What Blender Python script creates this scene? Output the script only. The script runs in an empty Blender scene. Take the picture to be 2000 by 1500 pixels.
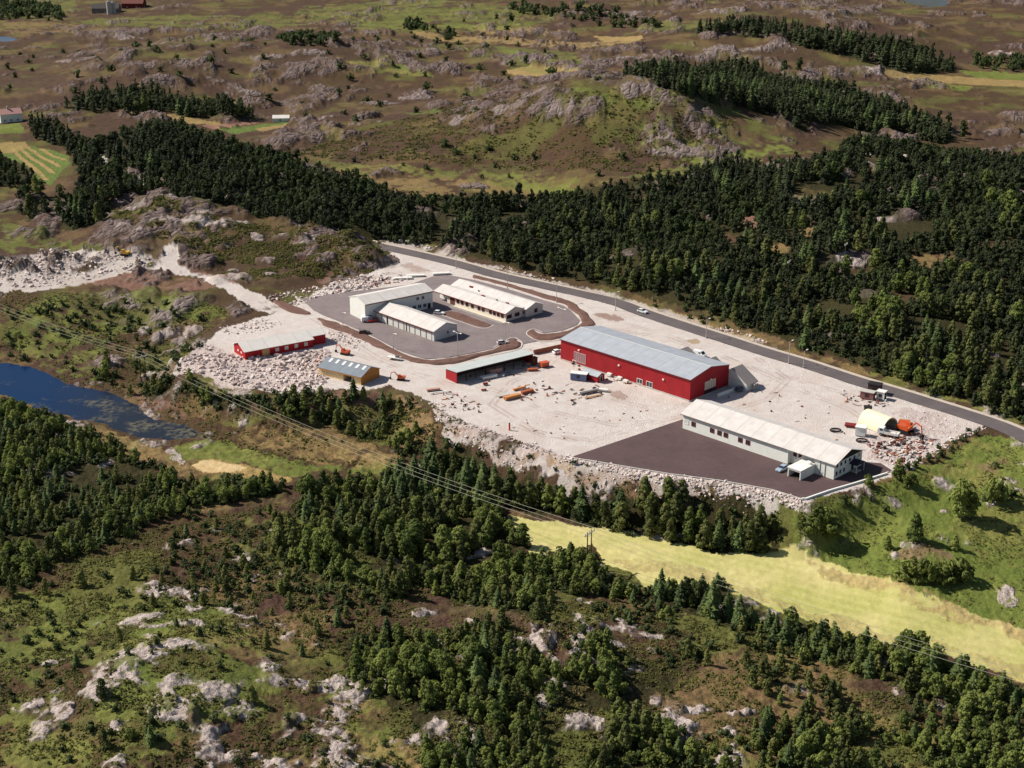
import bpy, math, random
import numpy as np
R = math.radians
random.seed(7)
rng = np.random.default_rng(11)

# ------------------------------------------------------------------ camera, sky, sun, exposure
scene = bpy.context.scene
COL = scene.collection
CAM_H = 170.0
F_PX, PITCH = 2800.0, math.atan(1050.0 / 2800.0)       # focal length in photo pixels (2000 wide), tilt below the horizon
cam_data = bpy.data.cameras.new('camera')
cam_data.sensor_width = 36.0
cam_data.lens = 36.0 * F_PX / 2000.0
cam_data.clip_start = 1.0
cam_data.clip_end = 30000.0
cam = bpy.data.objects.new('camera', cam_data)
COL.objects.link(cam)
cam.location = (0, 0, CAM_H)
cam.rotation_euler = (math.pi / 2 - PITCH, 0, 0)
scene.camera = cam

SUN_EL = R(42)
SUN_TRAVEL = np.array([0.95, -0.31])                    # ground direction in which shadows fall
world = bpy.data.worlds.new('World')
scene.world = world
world.use_nodes = True
wn = world.node_tree.nodes
sky = wn.new('ShaderNodeTexSky')
sky.sky_type = 'NISHITA'
sky.sun_disc = False
sky.sun_elevation = SUN_EL
sky.sun_rotation = math.atan2(-SUN_TRAVEL[0], -SUN_TRAVEL[1])
sky.altitude = 100
wn['Background'].inputs['Strength'].default_value = 0.055
world.node_tree.links.new(sky.outputs['Color'], wn['Background'].inputs['Color'])
sun_data = bpy.data.lights.new('sun', 'SUN')
sun_data.energy = 4.6
sun_data.angle = R(0.5)
sun_data.color = (1.0, 0.945, 0.86)
sun = bpy.data.objects.new('sun', sun_data)
COL.objects.link(sun)
from mathutils import Vector, Matrix
sun.rotation_euler = Vector((SUN_TRAVEL[0] * math.cos(SUN_EL), SUN_TRAVEL[1] * math.cos(SUN_EL), -math.sin(SUN_EL))).to_track_quat('-Z', 'Y').to_euler()
scene.view_settings.view_transform = 'Standard'
scene.view_settings.look = 'None'
scene.view_settings.exposure = 0.45
scene.view_settings.gamma = 1.0
scene.cycles.max_bounces = 5
scene.cycles.diffuse_bounces = 2
scene.cycles.glossy_bounces = 2
scene.cycles.transparent_max_bounces = 4

# ------------------------------------------------------------------ from the photograph to the ground
CP, SP = math.cos(PITCH), math.sin(PITCH)
def P(x, y, z=0.0):
    """ground point (height z) seen at photo pixel x, y"""
    a = (np.asarray(x, float) - 1000) / F_PX
    b = (np.asarray(y, float) - 750) / F_PX
    t = (z - CAM_H) / (-SP - b * CP)
    return np.stack([a * t, (CP - b * SP) * t], -1)
def scale_at(Yc):
    """photo pixels per metre at ground distance Yc"""
    return F_PX / (np.asarray(Yc) * CP + CAM_H * SP)

def _hash(ix, iy, seed):
    h = (ix.astype(np.int64) * 374761393 + iy.astype(np.int64) * 668265263 + seed * 1442695041) & 0xFFFFFFFF
    h = ((h ^ (h >> 13)) * 1274126177) & 0xFFFFFFFF
    return ((h ^ (h >> 16)) & 0xFFFFFF) / float(0xFFFFFF)
def vnoise(x, y, seed=0):
    fx, fy = np.floor(x), np.floor(y)
    u, v = x - fx, y - fy
    u = u * u * u * (u * (u * 6 - 15) + 10)
    v = v * v * v * (v * (v * 6 - 15) + 10)
    a, b = _hash(fx, fy, seed), _hash(fx + 1, fy, seed)
    c, d = _hash(fx, fy + 1, seed), _hash(fx + 1, fy + 1, seed)
    return (a * (1 - u) + b * u) * (1 - v) + (c * (1 - u) + d * u) * v
def fbm(x, y, lam, octv=4, seed=0, gain=0.5):
    s = np.zeros_like(x); amp, tot = 1.0, 0.0
    x = x / lam; y = y / lam
    for k in range(octv):
        s += amp * vnoise(x, y, seed + k * 17); tot += amp
        x, y = (x * 0.8 - y * 0.6) * 2.03 + 3.1, (x * 0.6 + y * 0.8) * 2.03 - 1.7
        amp *= gain
    return s / tot
def sstep(a, b, x):
    t = np.clip((x - a) / (b - a), 0, 1)
    return t * t * (3 - 2 * t)

def inside(X, Y, poly):
    out = np.zeros(X.shape, bool)
    lo, hi = poly.min(0), poly.max(0)
    sel = np.nonzero((X >= lo[0]) & (X <= hi[0]) & (Y >= lo[1]) & (Y <= hi[1]))[0]
    if len(sel) == 0: return out
    x, y = X[sel], Y[sel]
    r = np.zeros(x.shape, bool)
    n = len(poly)
    for i in range(n):
        x1, y1 = poly[i]; x2, y2 = poly[(i + 1) % n]
        if y1 == y2: continue
        r ^= ((y1 > y) != (y2 > y)) & (x < (x2 - x1) * (y - y1) / (y2 - y1) + x1)
    out[sel] = r
    return out
def seg_dist(X, Y, pts, closed=True):
    d = np.full(X.shape, 1e9)
    n = len(pts)
    for i in range(n if closed else n - 1):
        a, b = pts[i], pts[(i + 1) % n]
        e = b - a; L = float(e @ e) + 1e-9
        t = np.clip(((X - a[0]) * e[0] + (Y - a[1]) * e[1]) / L, 0, 1)
        d = np.minimum(d, (X - a[0] - t * e[0]) ** 2 + (Y - a[1] - t * e[1]) ** 2)
    return np.sqrt(d)
def sdist(X, Y, poly, pad=60):
    d = np.full(X.shape, float(pad))
    lo, hi = poly.min(0) - pad, poly.max(0) + pad
    sel = np.nonzero((X >= lo[0]) & (X <= hi[0]) & (Y >= lo[1]) & (Y <= hi[1]))[0]
    if len(sel):
        dd = seg_dist(X[sel], Y[sel], poly)
        ins = inside(X[sel], Y[sel], poly)
        d[sel] = np.where(ins, -dd, dd)
    return d

# heights of the land in metres (the levelled works site is 0), read off at photo pixels
ANCH = [(0,1500,-6),(500,1500,-5),(1000,1500,-6),(1500,1500,-8),(2000,1500,-10),(300,1350,-1),(1050,1250,-3),(700,1200,-7),
 (100,1150,-8),(500,1050,-9),(900,1050,-10),(1000,1020,-11),(1300,1085,-11),(1600,1150,-12),(2000,1280,-13),(1400,1300,-8),
 (1700,1400,-9),(1600,1020,-8),(1800,1000,-4),(1950,900,-1),(1800,1100,-5),(2000,1150,-9),(1560,1060,-10.8),(1100,1050,-11),(1200,1075,-11),(1450,1120,-11.3),(1500,1160,-11.4),(1700,1190,-11.9),(1850,1230,-12.3),(1550,1100,-11.3),(1800,1180,-11.8),(1950,1250,-12.6),(450,870,-9.6),(700,880,-9.3),
 (200,790,-10),(0,740,-10),(0,850,-7),(300,900,-9),(450,960,-9),(850,930,-10),(1150,990,-10.5),(1350,1030,-10.5),
 (200,650,-4),(0,620,-4),(400,590,0),(100,560,1),(250,690,-7),(330,740,-8.5),(600,790,-7),(740,800,-7),(500,790,-9),
 (300,420,11),(450,430,10),(600,470,7),(700,490,3),(200,440,5),(500,520,2),(100,470,1),(30,430,1),
 (900,470,3),(1100,530,2.5),(1500,640,2.5),(1900,780,1.5),(1000,400,4),(1300,480,8),(1600,430,16),(1600,335,24),(1900,350,22),
 (1800,600,8),(1900,700,4),(600,380,8),(300,290,16),(450,350,11),(760,420,5),(1100,200,33),(1300,240,27),(1450,240,23),(1150,165,36),(1060,190,30),(950,220,17),(1200,215,28),(1250,320,15),
 (1000,260,14),(1350,325,18),(900,350,6),(1000,340,5),(1400,150,24),(1600,190,18),(1800,260,14),(1000,100,20),(600,120,21),(300,130,23),
 (100,130,12),(100,30,15),(500,30,18),(1000,20,25),(1500,30,36),(1800,6,24),(1900,150,15),(1600,90,26),(700,220,14),(500,230,9),(450,245,8),
 (100,250,10),(20,300,7),(150,380,8),(850,280,12),(720,340,7),(0,0,15),(2000,0,30),(2000,300,14),(1950,450,16),(600,0,20),(1200,0,30)]
SITE_PTS = [(760,560),(900,600),(1100,640),(1300,700),(1500,760),(1700,820),(1450,860),(1200,830),(900,760),(700,690),(560,640),(640,600)]
ANCH += [(x, y, 0) for x, y in SITE_PTS]
RANCH = [(150,1350,.4),(450,1350,.4),(600,1420,.36),(250,1200,.3),(100,1000,0),(550,1050,.22),(800,1250,.32),(1060,1260,.4),(1200,1180,.36),
 (1300,1400,.42),(1700,1380,.32),(1000,1480,.34),(1850,1460,.25),(60,1450,.34),(800,1450,.34),(300,680,.6),(150,620,.3),(50,640,.15),(330,740,.45),
 (300,430,.78),(450,440,.72),(600,490,.6),(700,480,.5),(200,440,.5),(520,520,.4),(1600,400,.34),(1500,500,.28),(1900,500,.25),(900,430,.1),
 (1300,560,.1),(1150,230,.82),(1300,230,.72),(1400,260,.72),(1100,160,.78),(1000,290,.66),(1200,320,.66),(1350,300,.6),(900,340,.38),(700,230,.6),
 (750,150,.62),(500,110,.6),(300,90,.62),(100,120,.45),(650,90,.55),(900,60,.2),(1200,110,.66),(1500,100,.66),(1400,30,.6),(1700,40,.55),
 (1100,20,.55),(1900,200,.3),(1950,100,.35),(500,30,.15),(200,40,.1),(800,320,.2),(1000,350,0),(450,870,0),(1200,1080,0),(1800,1050,.12),(30,330,0),
 (400,60,.3),(850,220,.5),(900,150,.5),(250,170,.45),(1000,700,0),(1100,980,.2),(700,850,.05)]
_A = np.array([np.append(P(x, y, z), z) for x, y, z in ANCH])
_B = np.array([np.append(P(x, y, 5.0), z * (.82 if y < 350 else 1)) for x, y, z in RANCH])
def _lp(X, Y):
    return np.arctan2(X, Y), np.log(np.hypot(X, Y) + 1.0)
def _shep(X, Y, A, eps, pw=2.0):
    a, l = _lp(X, Y)
    aa, al = _lp(A[:, 0], A[:, 1])
    num = np.zeros_like(X); den = np.zeros_like(X)
    for k in range(len(A)):
        w = 1.0 / ((a - aa[k]) ** 2 * 2.2 + (l - al[k]) ** 2 + eps) ** pw
        num += w * A[k, 2]; den += w
    return num / den
def base_h(X, Y):
    h = _shep(X, Y, _A, 0.0022)
    for px, py, z, sx, sy, hh in KNOLLS:
        c = P(px, py, z); h = h + hh * np.exp(-((X - c[0]) / sx) ** 2 - ((Y - c[1]) / sy) ** 2)
    return h
KNOLLS = [(1100, 215, 28, 75, 60, 13), (1270, 245, 26, 50, 45, 9), (1420, 235, 22, 55, 45, 9), (330, 105, 22, 110, 60, 9), (640, 110, 20, 70, 50, 7), (1500, 95, 26, 130, 70, 10), (310, 415, 10, 32, 28, 5), (470, 450, 8, 30, 24, 3)]

def G(pts, z=None):
    """photo pixels -> points on the smooth land (x, y, z)"""
    pts = np.atleast_2d(np.array(pts, float))
    a = (pts[:, 0] - 1000) / F_PX; b = (pts[:, 1] - 750) / F_PX
    zz = np.zeros(len(pts)) if z is None else np.full(len(pts), float(z))
    if z is None:
        for _ in range(14):
            t = (zz - CAM_H) / (-SP - b * CP)
            X, Y = a * t, (CP - b * SP) * t
            zz = 0.5 * zz + 0.5 * smooth_h(X, Y)
    t = (zz - CAM_H) / (-SP - b * CP)
    return np.stack([a * t, (CP - b * SP) * t, zz], -1)

SITE = P(*np.array([(735,470),(880,503),(1050,545),(1255,600),(1490,676),(1670,730),(1824,778),(2080,865),(2080,885),(1930,832),(1900,838),(1870,858),(1800,893),(1770,915),
  (1745,928),(1675,948),(1574,981),(1507,963),(1403,944),(1300,931),(1205,915),(1112,897),(1040,868),(960,843),(885,815),(838,785),
  (800,768),(762,752),(705,764),(640,756),(560,772),(480,760),(345,728),(352,706),(400,668),(440,640),(520,618),(570,612),(600,592),(585,570),(640,548),(720,532),(790,514),(735,492)]).T, 0.0)
POND = P(*np.array([(-160,700),(0,708),(40,712),(90,727),(125,747),(180,758),(235,772),(272,792),(300,818),(340,823),(375,833),(394,846),(385,856),
  (340,860),(280,858),(235,846),(200,830),(150,820),(100,806),(50,790),(0,772),(-160,740)]).T, -10.0)
POND_Z = -10.0
LAKE = P(*np.array([(1725,-3),(1770,5),(1800,11),(1830,13),(1850,10),(1856,0),(1862,-14),(1730,-14)]).T, 24.0)
LAKE_Z = 24.0
TARN = P(*np.array([(-40,71),(0,72),(25,75),(38,78),(20,81),(0,81),(-40,79)]).T, 12.0)
TARN_Z = 12.0
def smooth_h(X, Y):
    h = base_h(X, Y)
    d = sdist(X, Y, SITE)
    h = h * sstep(0.5, 15.0, d)
    for poly, wz in ((POND, POND_Z), (LAKE, LAKE_Z), (TARN, TARN_Z)):
        d = sdist(X, Y, poly)
        h = np.where(d > 0, wz + 0.3 + (h - wz - 0.3) * sstep(0, 22, d), wz + 0.15 - np.minimum(1.2, -d * 0.3))
    return h

# ------------------------------------------------------------------ land cover (what grows or lies where)
def W(pts):
    g = G(pts); return g[:, :2]
S = []   # (class, value, polygon, edge wobble in metres, patchiness)
def cover(cls, pts, val=1.0, wob=1.5, patch=0.0, add=False):
    S.append((cls, val, W(pts), wob, patch, add))
# woods first: forest floor, then clearings and everything else over it
FOREST = {
 'main': [(165,300),(190,272),(250,250),(330,238),(400,260),(480,285),(560,310),(620,330),(700,345),(760,375),(850,388),(930,382),(1000,380),(1080,382),(1110,372),(1200,362),(1290,347),(1370,332),
   (1440,312),(1510,322),(1580,312),(1640,302),(1650,280),(1700,268),(1780,280),(1870,300),(2060,320),(2060,830),(1990,815),(1925,800),(1850,772),(1780,748),(1690,718),(1600,690),(1540,668),(1480,650),(1400,615),(1300,590),
   (1200,562),(1100,545),(1000,520),(900,492),(850,480),(790,474),(740,462),(690,468),(630,455),(560,432),(490,420),(440,402),(380,396),(310,382),(250,395),(215,410),(190,440),(130,452),(115,420),(150,370)],
 'ridge': [(1218,150),(1290,140),(1390,125),(1450,130),(1520,150),(1640,170),(1740,210),(1840,250),(1872,272),(1840,282),(1760,262),(1700,262),(1640,245),(1560,252),(1510,225),(1440,208),(1350,208),(1290,186),(1225,168)],
 'far': [(1285,62),(1350,56),(1480,49),(1560,60),(1680,75),(1780,90),(1862,122),(1868,140),(1760,142),(1680,118),(1620,105),(1570,90),(1500,76),(1400,70)],
 'farm': [(130,200),(170,180),(270,170),(330,188),(420,195),(490,220),(518,236),(470,240),(400,232),(330,222),(250,228),(240,210),(200,222),(140,215)],
 'corner': [(-40,300),(10,306),(50,325),(72,350),(60,368),(-40,362)],
 'grove': [(58,232),(100,238),(140,262),(190,290),(230,330),(200,345),(155,335),(145,305),(120,285),(70,272)],
 'hollow': [(20,395),(60,388),(110,385),(140,405),(120,435),(60,435)],
 'thick': [(-60,770),(60,800),(140,832),(220,872),(270,905),(330,925),(380,938),(450,942),(540,947),(560,962),(480,975),(380,990),(290,1022),(230,1062),(120,1092),(60,1140),(-60,1150)],
 'middle': [(560,955),(640,942),(740,935),(800,905),(860,905),(940,950),(980,1010),(1025,1055),(1045,1090),(1000,1102),(900,1100),(840,1112),(800,1135),(770,1185),(700,1152),(640,1132),(580,1102),(540,1092),(520,1052),(560,1005),(600,982)],
 'bank': [(600,765),(660,775),(740,765),(800,790),(826,846),(800,892),(740,855),(640,832),(560,804),(440,785),(340,772),(285,775),(270,752),(350,748),(450,772),(540,790)],
 'row': [(820,875),(900,885),(980,935),(1080,962),(1150,962),(1200,985),(1250,962),(1350,975),(1440,992),(1500,1008),(1535,1050),(1480,1082),(1390,1082),(1300,1052),(1200,1042),(1100,1012),(980,992),(880,935)],
 'edge': [(1040,1085),(1140,1082),(1180,1120),(1250,1142),(1250,1167),(1150,1162),(1060,1152),(1080,1192),(1050,1212),(960,1182),(840,1162),(830,1117),(920,1112)],
 'fieldside': [(1268,1145),(1340,1152),(1400,1135),(1460,1192),(1560,1222),(1640,1242),(1700,1262),(1800,1275),(1900,1312),(2040,1350),(2040,1440),(1940,1412),(1870,1382),(1760,1342),(1700,1322),(1600,1292),(1500,1252),(1400,1212),(1300,1182)],
 'thicket': [(680,1242),(760,1232),(860,1242),(980,1212),(1040,1282),(1080,1312),(1130,1292),(1190,1222),(1250,1292),(1320,1272),(1330,1352),(1280,1362),(1200,1372),(1250,1402),(1300,1422),(1340,1530),(840,1530),(820,1442),(800,1402),(720,1342),(670,1302)],
}
CLEAR = [[(188,302),(200,300),(230,330),(280,352),(300,362),(262,368),(215,340),(190,322)],
 [(1535,380),(1570,366),(1612,366),(1630,385),(1610,400),(1545,398)],[(1688,318),(1712,322),(1716,350),(1700,372),(1690,350)],
 [(1645,455),(1680,450),(1705,460),(1690,478),(1655,472)],[(1740,330),(1770,322),(1785,335),(1765,345)],[(1440,425),(1475,418),(1485,440),(1455,448)],
 [(1555,445),(1590,442),(1600,460),(1560,462)],[(1475,478),(1530,474),(1560,488),(1530,500),(1480,492)],[(1755,498),(1860,494),(1880,512),(1780,520)],
 [(1650,520),(1700,520),(1705,540),(1665,545)],[(1735,575),(1790,572),(1800,600),(1760,610)],[(1222,380),(1260,378),(1268,394),(1230,394)],
 [(1400,455),(1450,452),(1470,470),(1420,474)],[(1330,470),(1350,490),(1310,485)],[(1905,470),(1990,470),(1995,485),(1920,490)],[(1510,300),(1600,295),(1590,320),(1520,322)]]
for k in FOREST: cover('floor', FOREST[k], 1, 2.5)
for c in CLEAR[1:]: cover('heath', c, 1, 2)
cover('grass', CLEAR[1], .35, 2, .5); cover('straw', CLEAR[7], .5, 2, .4); cover('straw', CLEAR[8], .5, 2, .4); cover('straw', CLEAR[6], .6, 2); cover('soil', CLEAR[5], .7, 2)
# far country
cover('straw', [(900,352),(1000,335),(1090,352),(1110,372),(1000,382),(920,380),(850,388),(760,370),(700,345),(620,325),(760,320),(840,330)], .55, 4, .45)
cover('grass', [(860,300),(980,310),(1100,345),(1180,355),(1290,330),(1420,300),(1480,260),(1560,290),(1600,298),(1440,315),(1290,350),(1110,374),(900,330)], .6, 4, .5)
cover('grass', [(1130,190),(1290,190),(1430,212),(1500,240),(1560,290),(1400,330),(1300,290),(1180,235),(1000,180)], .6, 5, .55)
cover('straw', [(985,137),(1030,130),(1090,133),(1128,140),(1130,152),(1060,154),(1010,148)], .95, 1.5)
cover('straw', [(795,62),(850,66),(1000,76),(1130,84),(1255,72),(1250,80),(1140,95),(1000,88),(900,84),(830,74)], .75, 2, .25)
cover('straw', [(905,58),(1000,48),(1060,56),(1100,68),(960,68)], .7, 3, .3)
cover('grass', [(600,10),(800,0),(1000,10),(1100,30),(1060,50),(900,58),(780,60),(650,40),(560,30)], .6, 6, .4)
cover('grass', [(820,82),(900,86),(1000,92),(990,130),(1120,150),(1140,120),(1000,98),(860,100)], .45, 4, .4)
cover('grass', [(670,122),(760,122),(850,150),(800,152),(720,135)], .8, 2, .1)
cover('straw', [(676,124),(740,124),(850,152),(800,150)], .45, 3, .3)
cover('grass', [(100,45),(200,35),(420,30),(560,28),(640,44),(500,60),(330,55),(220,50)], .55, 5, .4)
cover('straw', [(0,40),(130,45),(250,52),(330,56),(200,66),(60,66),(0,60)], .35, 5, .4)
cover('grass', [(-30,0),(150,0),(140,30),(0,34)], .5, 5, .3)
cover('straw', [(1720,135),(1800,142),(1900,152),(2040,160),(2040,172),(1880,165),(1760,156),(1722,145)], .85, 1.5)
cover('grass', [(1870,138),(1950,140),(2040,146),(2040,160),(1900,152)], .9, 1.5)
cover('grass', [(1790,163),(1900,168),(1890,180),(1800,172)], .8, 2)
cover('straw', [(1160,70),(1255,70),(1250,79),(1180,82)], .9, 1.5)
cover('grass', [(1230,60),(1320,40),(1420,42),(1350,56),(1290,62)], .55, 3, .3)
cover('straw', [(240,200),(268,200),(272,214),(256,224),(236,214)], .95, 1)
cover('straw', [(322,224),(345,226),(470,246),(440,252),(400,245),(325,234)], .85, 1)
cover('soil', [(392,247),(480,238),(500,240),(420,254)], .95, .8)
cover('crop', [(425,254),(560,236),(568,240),(460,262)], 1, .8)
cover('straw', [(500,250),(560,240),(566,243),(510,258)], .8, .8)
cover('crop', [(780,218),(850,212),(880,218),(800,224)], .6, 2)
cover('purple', [(680,200),(880,190),(920,205),(860,222),(720,215)], .5, 5, .4)
cover('purple', [(0,100),(150,95),(450,100),(560,150),(560,190),(300,170),(150,175),(0,200)], .45, 8, .5)
cover('purple', [(870,300),(1000,290),(1250,325),(1200,350),(1000,340),(880,330)], .6, 5, .5)
cover('crop', [(-60,290),(30,282),(70,285),(130,300),(138,318),(120,335),(100,362),(78,352),(50,322),(0,302)], 1, 1)
for i in range(4):
    x0 = 10 + i * 21
    cover('straw', [(x0, 284 + i * 2), (x0 + 11, 284 + i * 2), (98 + i * 12, 352 - i * 13), (86 + i * 12, 352 - i * 13)], .95, .4)
cover('straw', [(-60,275),(45,278),(62,286),(20,300),(-60,300)], .8, 1)
cover('grass', [(-40,245),(40,240),(50,258),(0,262)], .9, 1)
cover('gravel', CLEAR[0], .8, 1.5, .15)
# slopes round the pond and the quarry
cover('grass', [(0,600),(60,590),(200,570),(330,580),(450,600),(440,630),(330,640),(230,650),(180,720),(240,750),(150,735),(40,700),(0,690)], .75, 3, .45)
cover('grass', [(0,430),(120,470),(180,480),(240,495),(60,498),(0,515),(0,480)], .6, 3, .4)
cover('purple', [(60,560),(160,560),(240,590),(330,620),(350,650),(240,640),(150,600)], .5, 3, .5)
cover('purple', [(380,545),(440,575),(470,600),(430,610),(360,585)], .3, 3, .5)
cover('straw', [(60,770),(200,835),(330,885),(400,910),(330,920),(250,890),(130,830),(40,795)], .55, 2, .35)
cover('heath', [(240,745),(330,790),(420,830),(560,840),(700,855),(760,880),(780,905),(640,935),(560,915),(420,880),(390,855),(300,800)], 1, 3)
cover('soil', [(250,755),(340,790),(380,820),(330,815),(270,785)], .55, 2, .3)
cover('straw', [(390,815),(560,830),(700,850),(770,885),(740,910),(640,910),(500,870),(400,850)], .55, 3, .5)
cover('grass', [(360,865),(440,862),(520,880),(620,910),(740,905),(780,915),(640,938),(570,935),(470,905),(380,900),(320,895)], .85, 2, .2)
cover('straw', [(370,905),(395,897),(440,900),(500,915),(560,930),(570,942),(520,940),(450,930),(400,922)], 1, 1)
cover('sand', [(372,906),(395,899),(440,903),(480,914),(440,925),(400,920)], .8, 1)
cover('rockpaint', [(320,878),(340,874),(362,905),(350,908),(335,895)], .9, 1)
cover('straw', [(640,880),(780,880),(790,910),(700,915)], .5, 3, .3)
cover('soil', [(150,555),(210,540),(270,528),(335,533),(390,545),(420,562),(370,574),(290,574),(220,562)], .75, 2, .25)
cover('gravel', [(-40,525),(60,500),(130,490),(240,495),(310,508),(328,525),(270,532),(200,545),(140,562),(60,572),(-40,570)], .8, 2, .2)
cover('gravel', [(300,525),(322,480),(330,473),(343,478),(350,500),(345,515),(400,535),(470,555),(520,582),(600,610),(590,630),(520,610),(470,590),(440,566),(380,545)], .95, 1.5, .05)
cover('soil', [(345,515),(400,530),(460,550),(470,557),(400,540)], .6, 1)
# the works site
cover('gravel', [(735,478),(880,510),(1050,555),(1255,612),(1490,686),(1670,742),(1824,790),(1925,828),(1900,838),(1870,858),(1800,893),(1770,915),
  (1745,928),(1675,948),(1574,981),(1507,963),(1403,944),(1300,931),(1205,915),(1112,897),(1040,868),(960,843),(885,815),(838,785),(800,768),(762,752),(705,764),(640,756),(560,772),(480,758),(345,725),
  (352,706),(400,668),(440,640),(520,618),(560,600),(640,560),(700,540),(780,512),(770,500)], 1, 1.2)
cover('rubble', [(1760,800),(1830,800),(1910,835),(1860,860),(1790,895),(1740,915),(1700,890),(1690,850)], .75, 2.5, .2)
cover('rubble', [(345,722),(352,706),(400,668),(440,690),(560,690),(640,690),(640,740),(590,770),(480,758)], .8, 2)
cover('heath', [(640,560),(740,540),(790,535),(740,520),(640,540),(560,560),(540,572)], .6, 2, .3)
cover('soil', [(600,540),(700,525),(800,512),(850,530),(800,540),(700,545),(640,555)], .5, 2, .4)
cover('soil', [(1158,612),(1180,609),(1220,622),(1225,627),(1190,627),(1165,620)], .75, 1)
cover('straw', [(1335,664),(1360,662),(1370,671),(1350,671)], .75, .7)
cover('soil', [(1180,758),(1200,762),(1230,772),(1228,782),(1205,778),(1192,770)], .55, 1.2)
cover('gravel', [(840,795),(885,815),(960,843),(1040,868),(1112,897),(1205,915),(1300,931),(1403,944),(1507,963),(1574,981),(1560,1000),(1500,1000),(1400,978),(1300,960),(1200,955),(1100,955),(1020,925),(940,880),(870,868)], .75, 2, .2)
cover('rubble', [(840,795),(960,843),(1112,897),(1110,930),(1000,900),(900,860)], .8, 2, .35)
cover('soil', [(850,815),(960,858),(1090,905),(1080,925),(980,895),(880,855)], .5, 2.5, .45)
cover('straw', [(860,825),(960,862),(1040,890),(1110,905),(1200,935),(1260,955),(1180,960),(1050,920),(960,880),(880,850)], .5, 2.5, .6)
cover('soil', [(1110,915),(1205,930),(1300,945),(1400,960),(1390,980),(1300,970),(1200,962),(1120,945)], .5, 2.5, .5)
cover('soil', [(590,765),(660,760),(740,760),(760,775),(690,800),(620,790)], .6, 2, .35)
cover('soil', [(440,765),(560,790),(580,800),(500,790)], .5, 2, .4)
# far side of the road
cover('gravel', [(740,462),(790,468),(850,483),(930,512),(1000,530),(1100,555),(1200,576),(1300,606),(1400,640),(1500,672),(1490,676),(1255,600),(1050,545),(880,503),(740,474)], .7, 1.5, .3)
cover('straw', [(1250,590),(1480,655),(1600,695),(1700,725),(1850,776),(1990,815),(2020,845),(1824,780),(1670,732),(1490,680)], .5, 1.5, .4)
cover('grass', [(1700,722),(1780,748),(1900,790),(1990,815),(1990,830),(1800,770),(1700,738)], .7, 1.2, .3)
cover('soil', [(590,765),(700,760),(800,775),(835,800),(838,850),(805,885),(760,860),(700,830),(600,800)], .5, 2.5, .35)
cover('straw', [(740,765),(800,780),(840,815),(850,850),(805,888),(770,860)], .45, 2.5, .4)
cover('grass', [(620,790),(740,790),(800,850),(760,870),(660,840)], .5, 2, .4)
# hay field and pasture
cover('grass', [(1545,1066),(1555,1020),(1590,995),(1680,960),(1735,938),(1790,918),(1870,880),(1925,845),(2060,880),(2060,1260),(1880,1192),(1780,1157),(1680,1122),(1600,1092)], 1, 1.5)
cover('straw', [(1840,870),(1960,850),(2060,880),(2060,960),(1900,950),(1800,930)], .3, 5, .5)
cover('straw', [(1880,960),(2060,1000),(2060,1150),(1900,1080)], .22, 5, .5)
cover('hay', [(968,1012),(1010,1013),(1080,1020),(1150,1028),(1240,1040),(1340,1066),(1420,1082),(1500,1082),(1545,1066),(1600,1090),(1680,1120),(1780,1155),(1880,1190),(2060,1250),(2060,1350),(1960,1318),(1860,1285),(1760,1262),(1640,1230),(1520,1196),(1400,1146),(1260,1150),(1230,1115),(1180,1105),(1160,1065),(1040,1085),(1030,1052),(990,1032)], 1, 1.2)
cover('straw', [(1040,1060),(1240,1090),(1400,1120),(1520,1170),(1700,1225),(1900,1275),(2060,1320),(2060,1350),(1860,1285),(1640,1230),(1400,1146),(1240,1110)], .4, 2, .35)
cover('sand', [(1570,1084),(1700,1130),(1880,1192),(2060,1252),(2060,1270),(1860,1208),(1700,1150),(1580,1100)], .4, 1.5, .3)
cover('straw', [(1560,1082),(1700,1130),(1880,1192),(2060,1252),(2060,1275),(1860,1215),(1700,1160),(1580,1110)], .55, 2, .3)
cover('rockpaint', [(1948,1162),(1975,1156),(1992,1172),(1985,1188),(1958,1184)], .85, 1)
cover('soil', [(1740,1078),(1800,1062),(1860,1075),(1870,1090),(1760,1100)], .6, 1.2, .2)
cover('soil', [(1900,905),(1960,900),(1990,915),(1930,920)], .5, 1.5, .3)
# foreground heath
cover('grass', [(600,315),(760,318),(840,330),(1000,338),(1090,355),(1110,374),(900,350),(700,340)], .55, 4, .35)
cover('grass', [(640,40),(800,52),(1000,46),(1060,56),(900,64),(720,66)], .5, 4, .3)
cover('grass', [(1140,250),(1230,262),(1300,300),(1420,320),(1540,300),(1560,270),(1470,262),(1380,320),(1270,300)], .6, 4, .3)
cover('grass', [(1500,150),(1700,160),(1760,180),(1640,165),(1540,160)], .4, 4, .3)
cover('grass', [(960,90),(1120,100),(1140,125),(1000,120)], .5, 3, .3)
cover('grass', [(0,1160),(200,1170),(420,1190),(520,1250),(640,1290),(740,1400),(820,1500),(0,1530)], .7, 4, .42)
cover('straw', [(560,1470),(700,1440),(860,1460),(900,1530),(560,1530)], .55, 4, .3)
cover('grass', [(1050,1400),(1250,1420),(1500,1460),(1700,1530),(850,1530)], .55, 4, .4)
cover('grass', [(560,1000),(700,1060),(780,1150),(700,1170),(560,1120),(460,1080),(400,1010)], .5, 4, .5)
cover('grass', [(1060,1180),(1160,1180),(1200,1230),(1120,1240)], .5, 3, .5)
cover('purple', [(60,1380),(150,1360),(220,1420),(160,1450),(70,1440)], .5, 2, .4)

CLS = ['heath', 'lichen', 'grass', 'straw', 'gravel', 'rock', 'soil', 'floor', 'crop', 'hay', 'purple', 'rubble', 'sand']
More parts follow.
